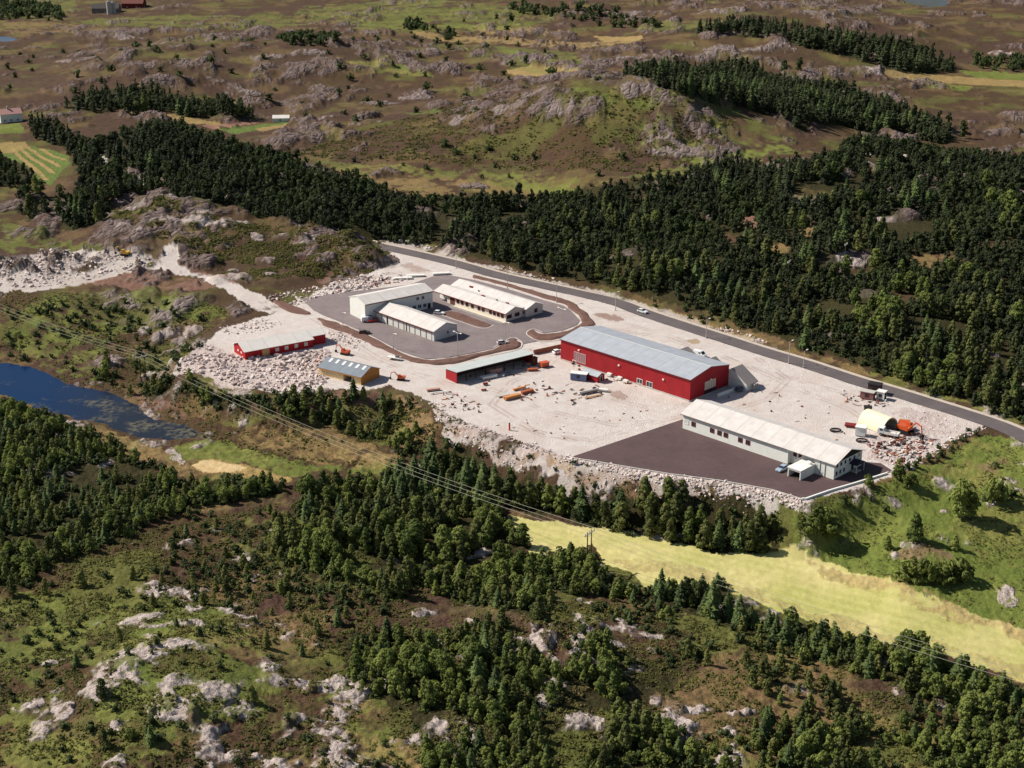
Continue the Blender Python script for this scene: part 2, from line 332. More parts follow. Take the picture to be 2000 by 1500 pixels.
# explicit outcrops: photo centre, half width and half depth in metres, height in metres
OUTC = [(230,1310,3.2,5,.9),(335,1385,5.5,4,1.1),(225,1420,3,2.2,1.2),(60,1380,3.5,3,.9),(125,1395,3,3,.8),(100,1290,4,1.5,.7),(450,1480,3.4,2,.9),(505,1475,1.6,1.5,.9),
 (620,1340,5,2.2,1.2),(380,1215,6,2.2,1),(300,1220,4,1.5,.6),(275,1275,5,1.2,.8),(470,1390,3.5,3,.7),(1062,1250,4,6,1.3),(1085,1285,2,3,.7),(830,1195,3,2,.7),(905,1285,2,1.4,.7),
 (770,1230,2,1.5,.5),(1150,1165,3,1.6,.5),(1270,1240,4,1.6,.6),(1210,1255,2,1.5,.5),(490,1200,3.5,1.4,.5),(640,1410,2,1,.5),(1445,1390,3.5,1.5,.8),(1350,1385,3.5,2,.7),(1280,1370,2,1.5,.5),(770,1310,2.5,1,.5),
 (1580,382,9,9,3),(1700,345,3,12,2.5),(1672,465,8,6,2),(1762,333,5,5,2),(1245,387,6,3,1.5),(1330,482,5,3,1.5),(1550,307,14,5,2.5),(1690,318,5,4,2),(1695,535,7,5,1.5),(1725,410,7,3,1.5),
 (300,400,12,6,3),(385,440,9,6,3),(440,440,7,5,2),(470,500,6,4,2),(640,470,12,4,2),(330,655,5,5,2),(310,665,3,6,2),(280,650,3,4,1.5),(375,650,4,6,1.6),(290,735,3,4,1.4),(335,735,2,4,1.4),
 (855,480,9,3,2),(770,466,8,3,2),(1010,525,7,2.5,1.5),(1110,550,6,2,1.3),(1450,655,9,2.2,1.6),(1490,668,6,2,1.4),(960,510,6,2.5,1.5),(1840,1000,1.6,1.2,.5),(1775,1072,3,1.5,.6),(1740,1095,1.2,2.4,.7),(1965,1172,2.4,2.2,.4),(1685,962,3,1.5,.7),(1545,1010,1.6,1.4,.6),(1670,1025,1.3,.9,.4),
 (1700,118,14,10,3),(1960,78,14,8,3)]
HILL = [(270,425,6,5,1.8),(310,410,7,5,2),(345,414,6,4,2),(360,440,7,5,1.6),(400,430,6,4,1.8),(430,455,6,4,1.6),(455,482,5,3,1.4),(500,455,5,3.5,1.5),(520,478,5,3,1.4),(560,458,6,3.5,1.5),(600,472,6,3,1.5),(640,466,7,3,1.5),(690,474,7,3,1.3),
 (240,450,5,4,1.6),(225,428,5,4,1.5),(250,472,5,4,1.5),(420,502,5,3,1.2),(460,512,5,3,1.2),(640,492,5,2.5,1.2),(530,515,4,2.5,1),(280,450,5,5,1.6),(320,440,5,4,1.5),(380,455,4,3,1.3),(480,440,5,3,1.3),(590,440,5,3,1.2),(740,500,7,3,1.2),(200,440,4,3,1.2),
 (960,215,12,7,2.4),(1010,200,13,8,2.6),(1060,188,12,8,2.4),(1105,200,12,7,2.4),(1000,238,12,7,2.2),(1060,230,10,7,2.2),(1112,242,13,9,2.8),(1150,205,12,8,2.2),(1180,232,10,7,2),(1235,242,12,7,2),(1295,268,14,9,3),(1335,275,12,8,2.4),(1362,240,14,7,2.6),(1405,240,14,8,3),
 (1445,238,12,7,2.6),(1250,208,9,5,1.8),(1210,222,9,6,1.8),(1385,302,12,6,2),(1310,312,11,6,1.8),(1125,300,12,6,2),(1025,292,12,6,2),(905,245,10,8,2.2),(1030,330,10,5,1.5),(1180,300,12,6,1.8),(1240,320,10,5,1.5),(920,300,10,6,1.6),(700,90,18,9,2.6),(330,95,24,14,3.6),(430,100,22,12,3.4),
 (250,75,18,10,3.4),(520,130,18,10,3),(600,125,18,9,2.8),(740,165,18,8,2.4),(820,170,16,8,2.2),(1150,140,20,10,3),(1250,110,22,10,3),(1400,95,24,10,3),(1500,90,24,10,3),(1200,30,30,14,4),(1400,40,30,14,3.6),(1600,50,30,14,3.6),(1000,120,16,7,2),(850,100,14,6,1.8),(1560,130,16,9,2.6),(650,215,12,6,1.8),(720,240,12,6,1.8),(480,150,16,8,2.4),(150,130,20,10,2.6)]
nO = len(OUTC); OUTC += HILL
_O = np.hstack([np.array([np.append(P(o[0], o[1], base_h(*[np.array([c]) for c in P(o[0], o[1], -3)])[0]), 0)[:2] for o in OUTC]), np.array([o[2:] for o in OUTC])])

TRACKS = []
for st, pts in ((.35, [(1100,690),(1060,720),(1000,745),(960,790),(1040,840),(1120,860)]), (.3, [(1060,668),(1180,640),(1300,660),(1450,710),(1560,760),(1660,800),(1720,840)]),
  (.3, [(1480,700),(1540,740),(1500,780),(1430,800),(1330,815),(1200,830),(1060,800),(960,760),(850,740),(780,720),(690,690),(640,660)]), (.28, [(1200,780),(1280,800),(1340,790),(1440,770),(1520,740)]),
  (.3, [(600,615),(660,650),(740,700),(840,740),(930,790)]), (.25, [(1120,620),(1200,625),(1320,660),(1460,715),(1640,765),(1760,800)]), (.28, [(980,820),(1060,850),(1160,860),(1260,830),(1330,812)])):
    TRACKS.append((st, 0, W(pts)))
def land(X, Y):
    """height and land cover weights at ground points"""
    h = smooth_h(X, Y)
    ds = sdist(X, Y, SITE, 40)
    far = sstep(380, 620, Y)
    rk = _shep(X, Y, _B, 0.002)
    n1 = fbm(X, Y, 9, 5, 3) * (1 - far) + fbm(X, Y * .85, 22, 5, 5) * far
    big = fbm(X, Y, 70, 3, 9)
    thr = 0.78 - 0.5 * rk - 0.12 * (big - .5)
    two_f = lambda a, b, o, sd: fbm(X, Y, a, o, sd) * (1 - far) + fbm(X, Y, b, o, sd + 2) * far
    mid = two_f(4, 10, 4, 23)
    rock = sstep(-.02, .09, n1 - thr + (mid - .5) * .22) * (rk > .04)
    n2 = two_f(2.6, 8, 3, 21); n3 = two_f(1.1, 4.5, 2, 33)
    ridg = 1 - np.abs(2 * two_f(5, 13, 3, 44) - 1)
    rh = np.clip(n1 - thr + .02, 0, .22) * (4.5 + 13 * far) + rock * (ridg - .75) * (1.0 + 2.2 * far)
    wts = {c: np.zeros_like(X) for c in CLS}
    wts['heath'] += 1
    def put(c, m):
        for k in CLS: wts[k] *= (1 - m)
        wts[c] += m
    put('grass', sstep(.52, .64, fbm(X, Y, 26, 4, 61)) * (.55 - .2 * far))
    put('purple', sstep(.52 - .1 * far, .64 - .1 * far, fbm(X, Y, 34, 4, 71)) * (.6 + .25 * far))  # more dark heather far off; partly a dimming of the distance put into colour
    put('straw', sstep(.56, .68, fbm(X, Y, 18, 4, 81)) * (.35 - .15 * far))
    ex, ey = fbm(X, Y, 7, 3, 91) - .5, fbm(X, Y, 7, 3, 95) - .5
    e2, e3 = fbm(X, Y, 1.6, 2, 92) - .5, fbm(X, Y, 1.6, 2, 96) - .5
    pn = fbm(X, Y, 12, 4, 99) * .6 + fbm(X, Y, 3, 3, 100) * .4
    bare = np.zeros_like(X); keep = np.ones_like(X); seenrock = np.zeros_like(X)
    for cls, val, poly, wob, patch, add in S:
        m = inside(X + (ex * 2.6 + e2) * wob, Y + (ey * 2.6 + e3) * wob * 1.4, poly).astype(float)
        if patch: m *= sstep(.5 - (.5 - patch) * .35 - .07, .5 - (.5 - patch) * .35 + .07, pn)
        if cls == 'rockpaint': seenrock = np.maximum(seenrock, m * val); continue
        put(cls, m * val)
        if cls in ('straw', 'crop', 'hay', 'soil', 'gravel', 'sand') and patch < .28: keep *= 1 - m * val
    rock *= keep; rh *= keep
    for io, (ox, oy, w, d, hh) in enumerate(_O):
        sel = np.nonzero((np.abs(X - ox) < w * 1.7) & (np.abs(Y - oy) < d * 1.7))[0]
        if len(sel) == 0: continue
        q = np.sqrt(((X[sel] - ox + ex[sel] * 2) / w) ** 2 + ((Y[sel] - oy + ey[sel] * 2) / d) ** 2)
        q = 1 - q + ((n2 if io < nO + 27 else n1 * .6 + mid * .4)[sel] - .5) * 1.7
        mm = sstep(0, .12, q)
        rock[sel] = np.maximum(rock[sel], mm); bare[sel] = np.maximum(bare[sel], mm * (1 if io < nO else (.75 if io < nO + 27 else .3)))
        rh[sel] = np.maximum(rh[sel], np.clip(q, 0, .6) * hh * 1.5 + mm * (ridg[sel] - .8) * hh * .9)
    rock = np.maximum(rock, seenrock)
    # heather and lichen lie in the cracks of the rock
    rock = rock * (1 - .9 * sstep(.50, .60, n2 * .55 + n3 * .25 + mid * .2 + .03 * far)) 
    put('rock', np.clip(rock, 0, 1))
    lich = far * (1 - .8 * bare)
    off = sstep(0.0, 6.0, ds)
    smooth = np.clip(wts['gravel'] + wts['hay'] + wts['crop'] + wts['sand'], 0, 1)
    h = h + rh * off
    h = h + (n2 - .5) * 1.3 * off * (1 - .8 * smooth) * (1 - .5 * wts['grass']) + (n3 - .5) * .45 * off * (1 - smooth * .8) + (big - .5) * 2.0 * off * far
    h = h + wts['rubble'] * (n3 - .4) * .7 + (1 - off) * (fbm(X, Y, 5, 2, 7) - .75) * .22
    for poly, wz in ((POND, POND_Z), (LAKE, LAKE_Z), (TARN, TARN_Z)):
        d = sdist(X, Y, poly, 30)
        h = np.where(d < 0, np.minimum(h, wz + .22 + d * .22 + (n2 - .5) * .35), h)
    for x0, y0, tp in TRACKS:
        dd = seg_dist(X, Y, tp, False)
        mt = (1 - sstep(.25, .6, np.abs(dd - .9))) * sstep(.35, .55, fbm(X, Y, 6, 3, 301)) * (wts['gravel'] > .6)
        for k in CLS: wts[k] = wts[k] * (1 - mt * x0)
        wts['soil'] = wts['soil'] + mt * x0
    wts['lichen'] = lich
    return h, wts
def Z(x, y):
    x, y = np.atleast_1d(np.asarray(x, float)), np.atleast_1d(np.asarray(y, float))
    return land(x, y)[0]

# ------------------------------------------------------------------ materials
def lin(c):
    return tuple((v / 255 / 12.92 if v <= 10 else ((v / 255 + .055) / 1.055) ** 2.4) for v in c)
class NT:
    def __init__(s, name):
        s.m = bpy.data.materials.new(name); s.m.use_nodes = True
        s.t = s.m.node_tree; s.b = s.t.nodes['Principled BSDF']
        s.b.inputs['Specular IOR Level'].default_value = .25
    def n(s, typ, **kw):
        x = s.t.nodes.new(typ)
        for k, v in kw.items():
            if k in x.inputs.keys(): x.inputs[k].default_value = v
            else: setattr(x, k, v)
        return x
    def l(s, a, b): s.t.links.new(a, b)
    def mix(s, fac, a, b, blend='MIX'):
        x = s.n('ShaderNodeMix', data_type='RGBA', blend_type=blend)
        for sock, v in ((x.inputs[0], fac), (x.inputs[6], a), (x.inputs[7], b)):
            if isinstance(v, (tuple, list)): sock.default_value = (*v[:3], 1)
            elif isinstance(v, (int, float)): sock.default_value = v
            else: s.l(v, sock)
        return x.outputs[2]
    def noise(s, scale, detail=3, rough=.55, vec=None, typ='ShaderNodeTexNoise'):
        x = s.n(typ); x.inputs['Scale'].default_value = scale
        if 'Detail' in x.inputs.keys(): x.inputs['Detail'].default_value = detail
        if 'Roughness' in x.inputs.keys(): x.inputs['Roughness'].default_value = rough
        if vec is not None: s.l(vec, x.inputs['Vector'])
        return x
    def ramp(s, fac, a, b, lo=0., hi=1.):
        x = s.n('ShaderNodeMapRange'); x.inputs[1].default_value = a; x.inputs[2].default_value = b; x.inputs[3].default_value = lo; x.inputs[4].default_value = hi
        s.l(fac, x.inputs[0]); return x.outputs[0]
    def bump(s, hgt, dist=.1, strength=.6):
        x = s.n('ShaderNodeBump'); x.inputs['Strength'].default_value = strength; x.inputs['Distance'].default_value = dist
        s.l(hgt, x.inputs['Height']); s.l(x.outputs[0], s.b.inputs['Normal'])
    def pos(s): return s.n('ShaderNodeNewGeometry').outputs['Position']
    def obj(s): return s.n('ShaderNodeTexCoord').outputs['Object']
_M = {}
def mat(name, col, rough=.7, var=.12, scale=1.2, metal=0., bump=0., spec=.25):
    """a plain painted / mineral surface with weathering noise"""
    if name in _M: return _M[name]
    k = NT(name)
    v = k.obj()
    a = k.noise(scale, 4, .6, v); b = k.noise(scale * 7, 2, .5, v)
    c = k.mix(k.ramp(a.outputs[0], .3, .7), [x * (1 - var) for x in col], [min(1, x * (1 + var)) for x in col])
    c = k.mix(k.ramp(b.outputs[0], .35, .7, 0, .35), c, [x * (1 - 1.6 * var) for x in col])
    k.l(c, k.b.inputs['Base Color'])
    k.b.inputs['Roughness'].default_value = rough; k.b.inputs['Metallic'].default_value = metal
    k.b.inputs['Specular IOR Level'].default_value = spec
    if bump: k.bump(b.outputs[0], bump)
    _M[name] = k.m
    return k.m
def ribbed(name, col, pitch=.3, axis='X', rough=.55, var=.1, depth=.04, seam=0.):
    """profiled sheet or boards: ribs across the local axis"""
    if name in _M: return _M[name]
    k = NT(name)
    v = k.obj()
    w = k.n('ShaderNodeTexWave', wave_type='BANDS', bands_direction=axis); w.inputs['Scale'].default_value = .314 / pitch; w.inputs['Distortion'].default_value = 0
    k.l(v, w.inputs['Vector'])
    a = k.noise(.35, 5, .6, v)
    mp = k.n('ShaderNodeMapping'); k.l(v, mp.inputs[0]); mp.inputs['Scale'].default_value = (1, .12, .12) if axis == 'X' else ((.12, 1, .12) if axis == 'Y' else (.15, .15, 1))
    st = k.noise(2.2, 4, .6, mp.outputs[0])
    c = k.mix(k.ramp(a.outputs[0], .3, .7), [x * (1 - var) for x in col], [min(1, x * (1 + var)) for x in col])
    sm_ = k.n('ShaderNodeTexWave', wave_type='BANDS', bands_direction=axis); sm_.inputs['Scale'].default_value = .314 / 5.8; k.l(v, sm_.inputs['Vector'])
    c = k.mix(k.ramp(sm_.outputs[1], .97, .995, 0, .35), c, [x * .6 for x in col])
    c = k.mix(k.ramp(st.outputs[0], .45, .75, 0, .5), c, [x * (1 - 1.8 * var) for x in col])
    k.l(c, k.b.inputs['Base Color']); k.b.inputs['Roughness'].default_value = rough
    k.bump(w.outputs[1], depth, .5)
    _M[name] = k.m
    return k.m
# ------------------------------------------------------------------ mesh helpers
def mesh_np(name, V, Fc, m=None, attrs=None, smooth=False):
    V = np.asarray(V, np.float32); Fc = np.asarray(Fc, np.int32)
    me = bpy.data.meshes.new(name)
    me.vertices.add(len(V)); me.vertices.foreach_set('co', V.ravel())
    n, k = Fc.shape
    me.loops.add(n * k); me.loops.foreach_set('vertex_index', Fc.ravel())
    me.polygons.add(n); me.polygons.foreach_set('loop_start', np.arange(0, n * k, k, dtype=np.int32))
    if smooth: me.polygons.foreach_set('use_smooth', np.ones(n, bool))
    else: me.polygons.foreach_set('use_smooth', np.zeros(n, bool))
    for an, (typ, arr) in (attrs or {}).items():
        at = me.attributes.new(an, typ, 'POINT')
        at.data.foreach_set('color' if typ == 'FLOAT_COLOR' else 'value', np.asarray(arr, np.float32).ravel())
    me.update(calc_edges=True)
    if m: me.materials.append(m)
    return me
def link(name, data, parent=None, loc=None, rz=None):
    o = bpy.data.objects.new(name, data); COL.objects.link(o)
    if parent: o.parent = parent
    if loc is not None: o.location = [float(v) for v in loc]
    if rz is not None: o.rotation_euler = (0, 0, float(rz))
    return o
def tag(o, label=None, cat=None, group=None, kind=None):
    if label: o['label'] = label
    if cat: o['category'] = cat
    if group: o['group'] = group
    if kind: o['kind'] = kind
    return o
def thing(name, label, cat, loc, rz=0, group=None):
    o = link(name, None, None, loc, rz); o.empty_display_size = .3
    return tag(o, label, cat, group)
class MB:
    """collects boxes, slabs, tubes as one mesh"""
    def __init__(s): s.v = []; s.f = []
    def add(s, v, f):
        k = len(s.v); s.v += [tuple(map(float, p)) for p in v]; s.f += [tuple(i + k for i in q) for q in f]; return s
    def hexa(s, p):      # bottom four counter-clockwise, top four
        return s.add(p, [(3, 2, 1, 0), (4, 5, 6, 7), (0, 1, 5, 4), (1, 2, 6, 5), (2, 3, 7, 6), (3, 0, 4, 7)])
    def box(s, x0, x1, y0, y1, z0, z1, tx=0., ty=0.):
        return s.hexa([(x0, y0, z0), (x1, y0, z0), (x1, y1, z0), (x0, y1, z0), (x0 + tx, y0 + ty, z1), (x1 - tx, y0 + ty, z1), (x1 - tx, y1 - ty, z1), (x0 + tx, y1 - ty, z1)])
    def prism(s, prof, y0, y1, axis='x'):   # profile (a, z), extruded along the other ground axis
        n = len(prof)
        if axis == 'x': v = [(a, y0, z) for a, z in prof] + [(a, y1, z) for a, z in prof]
        else: v = [(y0, a, z) for a, z in prof] + [(y1, a, z) for a, z in prof]
        f = [tuple(range(n)), tuple(range(2 * n - 1, n - 1, -1))] + [(i + n, (i + 1) % n + n, (i + 1) % n, i) for i in range(n)]
        return s.add(v, f)
    def tube(s, a, b, r0, r1=None, n=8):
        r1 = r0 if r1 is None else r1
        a, b = Vector(a), Vector(b); d = (b - a).normalized()
        t = d.orthogonal().normalized(); u = d.cross(t)
        v = [a + (t * math.cos(6.2832 * i / n) + u * math.sin(6.2832 * i / n)) * r0 for i in range(n)] + [b + (t * math.cos(6.2832 * i / n) + u * math.sin(6.2832 * i / n)) * r1 for i in range(n)]
        return s.add(v, [tuple(range(n - 1, -1, -1)), tuple(range(n, 2 * n))] + [(i, (i + 1) % n, (i + 1) % n + n, i + n) for i in range(n)])
    def build(s, name, m, parent=None, smooth=False):
        me = bpy.data.meshes.new(name); me.from_pydata(s.v, [], s.f); me.materials.append(m)
        import bmesh
        bm = bmesh.new(); bm.from_mesh(me); bmesh.ops.recalc_face_normals(bm, faces=bm.faces); bm.to_mesh(me); bm.free()
        if smooth: me.polygons.foreach_set('use_smooth', [True] * len(me.polygons))
        return link(name, me, parent)

# ------------------------------------------------------------------ the land
def land_material():
    k = NT('land')
    p = k.pos()
    at = {}
    for nm in 'ABC':
        a = k.n('ShaderNodeAttribute', attribute_name='cover' + nm); sp = k.n('ShaderNodeSeparateColor'); k.l(a.outputs['Color'], sp.inputs[0])
        at[nm] = [sp.outputs[0], sp.outputs[1], sp.outputs[2], a.outputs['Alpha']]
    nf = k.noise(1.6, 4, .65, p); nm_ = k.noise(.35, 4, .6, p); nl = k.noise(.06, 4, .6, p); ng = k.noise(4.5, 3, .6, p)
    f, m_, l_, g_ = [x.outputs[0] for x in (nf, nm_, nl, ng)]
    def two(a, b, fac, lo=.35, hi=.65): return k.mix(k.ramp(fac, lo, hi), lin(a), lin(b))
    heath = k.mix(k.ramp(m_, .38, .62), two((60, 44, 36), (98, 73, 56), f), two((66, 57, 39), (94, 79, 52), f))
    grass = k.mix(k.ramp(l_, .4, .62), two((80, 94, 42), (120, 130, 62), f, .3, .7), two((102, 110, 52), (136, 138, 72), m_))
    straw = k.mix(k.ramp(m_, .35, .65), two((148, 120, 80), (182, 154, 104), f), two((122, 106, 62), (164, 142, 92), f))
    gravel = k.mix(k.ramp(m_, .4, .64), two((200, 190, 182), (218, 209, 202), f), two((192, 177, 168), (212, 200, 192), g_))
    gravel = k.mix(k.ramp(l_, .5, .66, 0, .55), gravel, two((184, 165, 155), (204, 189, 179), m_))
    rock = k.mix(k.ramp(m_, .36, .64), two((150, 132, 124), (206, 190, 181), f, .3, .6), two((178, 161, 153), (222, 208, 200), g_))
    rock = k.mix(at['C'][3], rock, k.mix(k.ramp(m_, .36, .64), two((88, 72, 67), (138, 121, 115), f, .3, .65), two((112, 95, 89), (160, 143, 137), g_)))
    soil = k.mix(k.ramp(m_, .4, .6), two((116, 82, 70), (146, 108, 92), f), two((126, 94, 80), (164, 130, 114), g_))
    floor = two((44, 42, 27), (72, 66, 40), f)
    crop = two((84, 100, 50), (108, 122, 64), m_)
    hay = k.mix(k.ramp(l_, .38, .62), two((160, 158, 90), (178, 174, 106), f), two((180, 170, 110), (200, 188, 130), m_))
    wv = k.n('ShaderNodeTexWave', wave_type='BANDS', bands_direction='X'); mpw = k.n('ShaderNodeMapping'); mpw.inputs['Rotation'].default_value = (0, 0, R(-59)); mpw.inputs['Scale'].default_value = (.09, .09, 0); k.l(p, mpw.inputs[0]); k.l(mpw.outputs[0], wv.inputs['Vector']); wv.inputs['Distortion'].default_value = 2.0; wv.inputs['Scale'].default_value = .9
    hay = k.mix(k.ramp(wv.outputs[1], .35, .8, 0, .3), hay, lin((196, 186, 122)))
    purple = k.mix(k.ramp(m_, .4, .6), two((60, 44, 40), (90, 66, 58), f), two((70, 56, 44), (98, 78, 60), g_))
    rub = k.mix(k.ramp(f, .4, .6), two((160, 138, 130), (198, 180, 172), g_), two((178, 160, 152), (212, 198, 191), g_))
    sand = two((206, 176, 128), (222, 196, 150), m_)
    c = heath
    for fac, colr in ((at['A'][0], grass), (at['C'][0], purple), (at['A'][1], straw), (at['B'][1], floor), (at['B'][2], crop), (at['B'][3], hay), (at['B'][0], soil), (at['C'][2], sand), (at['A'][2], gravel), (at['C'][1], rub), (at['A'][3], rock)):
        c = k.mix(fac, c, colr)
    k.l(c, k.b.inputs['Base Color']); k.b.inputs['Roughness'].default_value = .95; k.b.inputs['Specular IOR Level'].default_value = .08
    s2 = k.n('ShaderNodeMath', operation='ADD'); k.l(f, s2.inputs[0]); k.l(g_, s2.inputs[1])
    vo = k.noise(.24, 0, 0, p, 'ShaderNodeTexVoronoi'); vo.feature = 'DISTANCE_TO_EDGE'
    wn_ = k.noise(.8, 5, .7, p)
    cr = k.n('ShaderNodeMath', operation='MULTIPLY_ADD'); k.l(k.ramp(vo.outputs['Distance'], 0, .22), cr.inputs[0]); cr.inputs[1].default_value = .9; k.l(wn_.outputs[0], cr.inputs[2])
    rb0 = k.n('ShaderNodeMath', operation='MULTIPLY'); k.l(cr.outputs[0], rb0.inputs[0]); k.l(at['A'][3], rb0.inputs[1]); rb = k.n('ShaderNodeMath', operation='MULTIPLY'); k.l(rb0.outputs[0], rb.inputs[0]); k.l(k.ramp(at['C'][3], 0, 1, 1, 3.2), rb.inputs[1])
    b1 = k.n('ShaderNodeBump'); k.l(k.ramp(at['B'][3], 0, 1, .7, .25), b1.inputs['Strength']); b1.inputs['Distance'].default_value = .5; k.l(s2.outputs[0], b1.inputs['Height'])
    b2 = k.n('ShaderNodeBump'); b2.inputs['Strength'].default_value = .65; b2.inputs['Distance'].default_value = 1.1; k.l(rb.outputs[0], b2.inputs['Height']); k.l(b1.outputs[0], b2.inputs['Normal'])
    k.l(b2.outputs[0], k.b.inputs['Normal'])
    return k.m
def build_land():
    v = np.concatenate([np.arange(-270, 20, 1.6), np.arange(20, 1620, 1.9), np.arange(1620, 1800, 12)])
    rr = CAM_H / np.tan(PITCH + np.arctan((v - 750) / F_PX))
    rr = np.concatenate([[26000, 15000], rr, [160, 110, 60, 20, 4]])
    th = np.concatenate([np.linspace(-180, -36, 36, endpoint=False), np.linspace(-36, -24, 100, endpoint=False), np.linspace(-24, 24, 1050, endpoint=False), np.linspace(24, 36, 100, endpoint=False), np.linspace(36, 180, 36, endpoint=False)])
    T, Rr = np.meshgrid(np.radians(th), rr)
    X, Y = (np.sin(T) * Rr).ravel(), (np.cos(T) * Rr).ravel()
    h = np.empty_like(X); wt = {c: np.empty_like(X) for c in CLS}
    step = 150000
    for i in range(0, len(X), step):
        hh, ww = land(X[i:i + step], Y[i:i + step]); h[i:i + step] = hh
        for c in CLS: wt[c][i:i + step] = ww[c]
    nr, nt = T.shape
    i = np.arange(nr - 1)[:, None] * nt; j = np.arange(nt)[None, :]; j2 = (j + 1) % nt
    Fq = np.stack([i + j, i + nt + j, i + nt + j2, i + j2], -1).reshape(-1, 4)
    V = np.stack([X, Y, h], -1)
    z0 = float(h[-nt:].mean()); V = np.vstack([V, [0, 0, z0]])
    cen = len(V) - 1
    jj = np.arange(nt); last = (nr - 1) * nt
    # the middle under the camera is closed with a fan of thin quads
    Fq = np.vstack([Fq, np.stack([last + jj[::2], np.full(nt // 2, cen), last + (jj[::2] + 2) % nt, last + (jj[::2] + 1) % nt], -1)])
    one = np.ones(len(X))
    def pack(names): return np.vstack([np.stack([wt[c] if c else one for c in names], -1), [0, 0, 0, 0]])
    # weights become a chain of mixes: each divided by what is left after the later ones
    order = ['grass', 'purple', 'straw', 'floor', 'crop', 'hay', 'soil', 'sand', 'gravel', 'rubble', 'rock']
    left = np.ones(len(X))
    for c in order[::-1]:
        w = wt[c].copy(); wt[c] = np.clip(w / np.maximum(left, 1e-4), 0, 1); left = np.clip(left - w, 0, 1)
    me = mesh_np('ground', V, Fq, land_material(), {'coverA': ('FLOAT_COLOR', pack(['grass', 'straw', 'gravel', 'rock'])), 'coverB': ('FLOAT_COLOR', pack(['soil', 'floor', 'crop', 'hay'])),
        'coverC': ('FLOAT_COLOR', pack(['purple', 'rubble', 'sand', 'lichen']))}, True)
    tag(link('ground', me), 'heather, grass and bare rock of the coastal upland with the levelled gravel works site', None, None, 'structure')
build_land()

def sheet(name, pts, z, m, label, wobble=0.):
    pts = np.asarray(pts, float)
    me = bpy.data.meshes.new(name)
    me.from_pydata([(float(x), float(y), z) for x, y in pts], [], [tuple(range(len(pts)))])
    me.materials.append(m)
    o = link(name, me); tag(o, label, None, None, 'structure')
    if me.polygons[0].normal.z < 0: me.flip_normals()
    return o
def smooth_line(pts, n=6, closed=False):
    pts = np.asarray(pts, float); out = []
    N = len(pts)
    for i in range(N if closed else N - 1):
        g = lambda j: pts[j % N] if closed else pts[min(max(j, 0), N - 1)]
        p0, p1, p2, p3 = g(i - 1), g(i), g(i + 1), g(i + 2)
        for t in np.linspace(0, 1, n, endpoint=False):
            out.append(.5 * (2 * p1 + (p2 - p0) * t + (2 * p0 - 5 * p1 + 4 * p2 - p3) * t * t + (3 * p1 - p0 - 3 * p2 + p3) * t ** 3))
    if not closed: out.append(pts[-1])
    return np.array(out)
def strip(name, line, w0, w1, z, m, label, kind='structure'):
    d = np.gradient(line, axis=0); d /= np.linalg.norm(d, axis=1)[:, None]; nrm = np.stack([-d[:, 1], d[:, 0]], -1)
    a, b = line + nrm * w0, line + nrm * w1
    n = len(line)
    V = np.vstack([np.c_[a, np.full(n, z)], np.c_[b, np.full(n, z)]])
    i = np.arange(n - 1)
    me = mesh_np(name, V, np.stack([i + n, i + n + 1, i + 1, i], -1), m)
    if me.polygons[0].normal.z < 0: me.flip_normals()
    return tag(link(name, me), label, None, None, kind)

# water
def water_material():
    k = NT('water'); p = k.pos()
    a = k.noise(.09, 5, .65, p); b = k.noise(.5, 4, .6, p); d = k.noise(.05, 3, .5, p)
    weed = k.n('ShaderNodeMath', operation='MULTIPLY'); sx = k.n('ShaderNodeSeparateXYZ'); k.l(p, sx.inputs[0]); ea = k.n('ShaderNodeMath', operation='ADD'); k.l(a.outputs[0], ea.inputs[0]); k.l(k.ramp(sx.outputs[0], -175, -110, -.14, .05), ea.inputs[1]); k.l(k.ramp(ea.outputs[0], .47, .59), weed.inputs[0]); k.l(k.ramp(b.outputs[0], .42, .56), weed.inputs[1])
    c = k.mix(k.ramp(sx.outputs[0], -165, -130), (.004, .022, .07), (.016, .02, .03))
    c = k.mix(weed.outputs[0], c, (.10, .095, .07))
    k.l(c, k.b.inputs['Base Color']); k.l(k.ramp(weed.outputs[0], 0, 1, .16, .85), k.b.inputs['Roughness'])
    k.b.inputs['IOR'].default_value = 1.33; k.b.inputs['Specular IOR Level'].default_value = .18
    w = k.noise(.9, 3, .6, p); k.bump(w.outputs[0], .03, .3)
    return k.m
WATER = water_material()
def blob(poly, grow):
    c = poly.mean(0); d = poly - c
    return c + d * (1 + grow / np.linalg.norm(d, axis=1))[:, None]
sheet('pond', blob(POND, 5), POND_Z, WATER, 'dark blue pond with weed patches below the works')
sheet('lake', blob(LAKE, 30), LAKE_Z, WATER, 'blue lake at the far edge of the moor')
sheet('tarn', blob(TARN, 12), TARN_Z, WATER, 'small pale pool on the far moor')

def asphalt_material(name, c0, c1, tracks=0.):
    k = NT(name); p = k.pos()
    a = k.noise(.12, 5, .6, p); b = k.noise(9, 3, .7, p); d = k.noise(.6, 4, .6, p)
    c = k.mix(k.ramp(a.outputs[0], .35, .65), lin(c0), lin(c1))
    c = k.mix(k.ramp(d.outputs[0], .42, .7, 0, .45), c, lin([x * .86 for x in c0]))
    c = k.mix(k.ramp(b.outputs[0], .3, .75, 0, .3), c, lin([min(255, x * 1.2) for x in c1]))
    k.l(c, k.b.inputs['Base Color']); k.b.inputs['Roughness'].default_value = .9; k.bump(b.outputs[0], .02, .4)
    return k.m
ROAD_PX = [(690,468),(735,479),(812,496),(892,515),(970,537),(1090,564),(1195,588),(1255,610),(1324,633),(1412,661),(1489,686),(1573,711),(1670,743),(1747,766),(1824,790),(1934,825),(2000,852),(2070,882)]
road_line = smooth_line(P(*np.array(ROAD_PX, float).T, 0.0), 6)
ROADM = asphalt_material('road_asphalt', (84, 77, 78), (99, 91, 90))
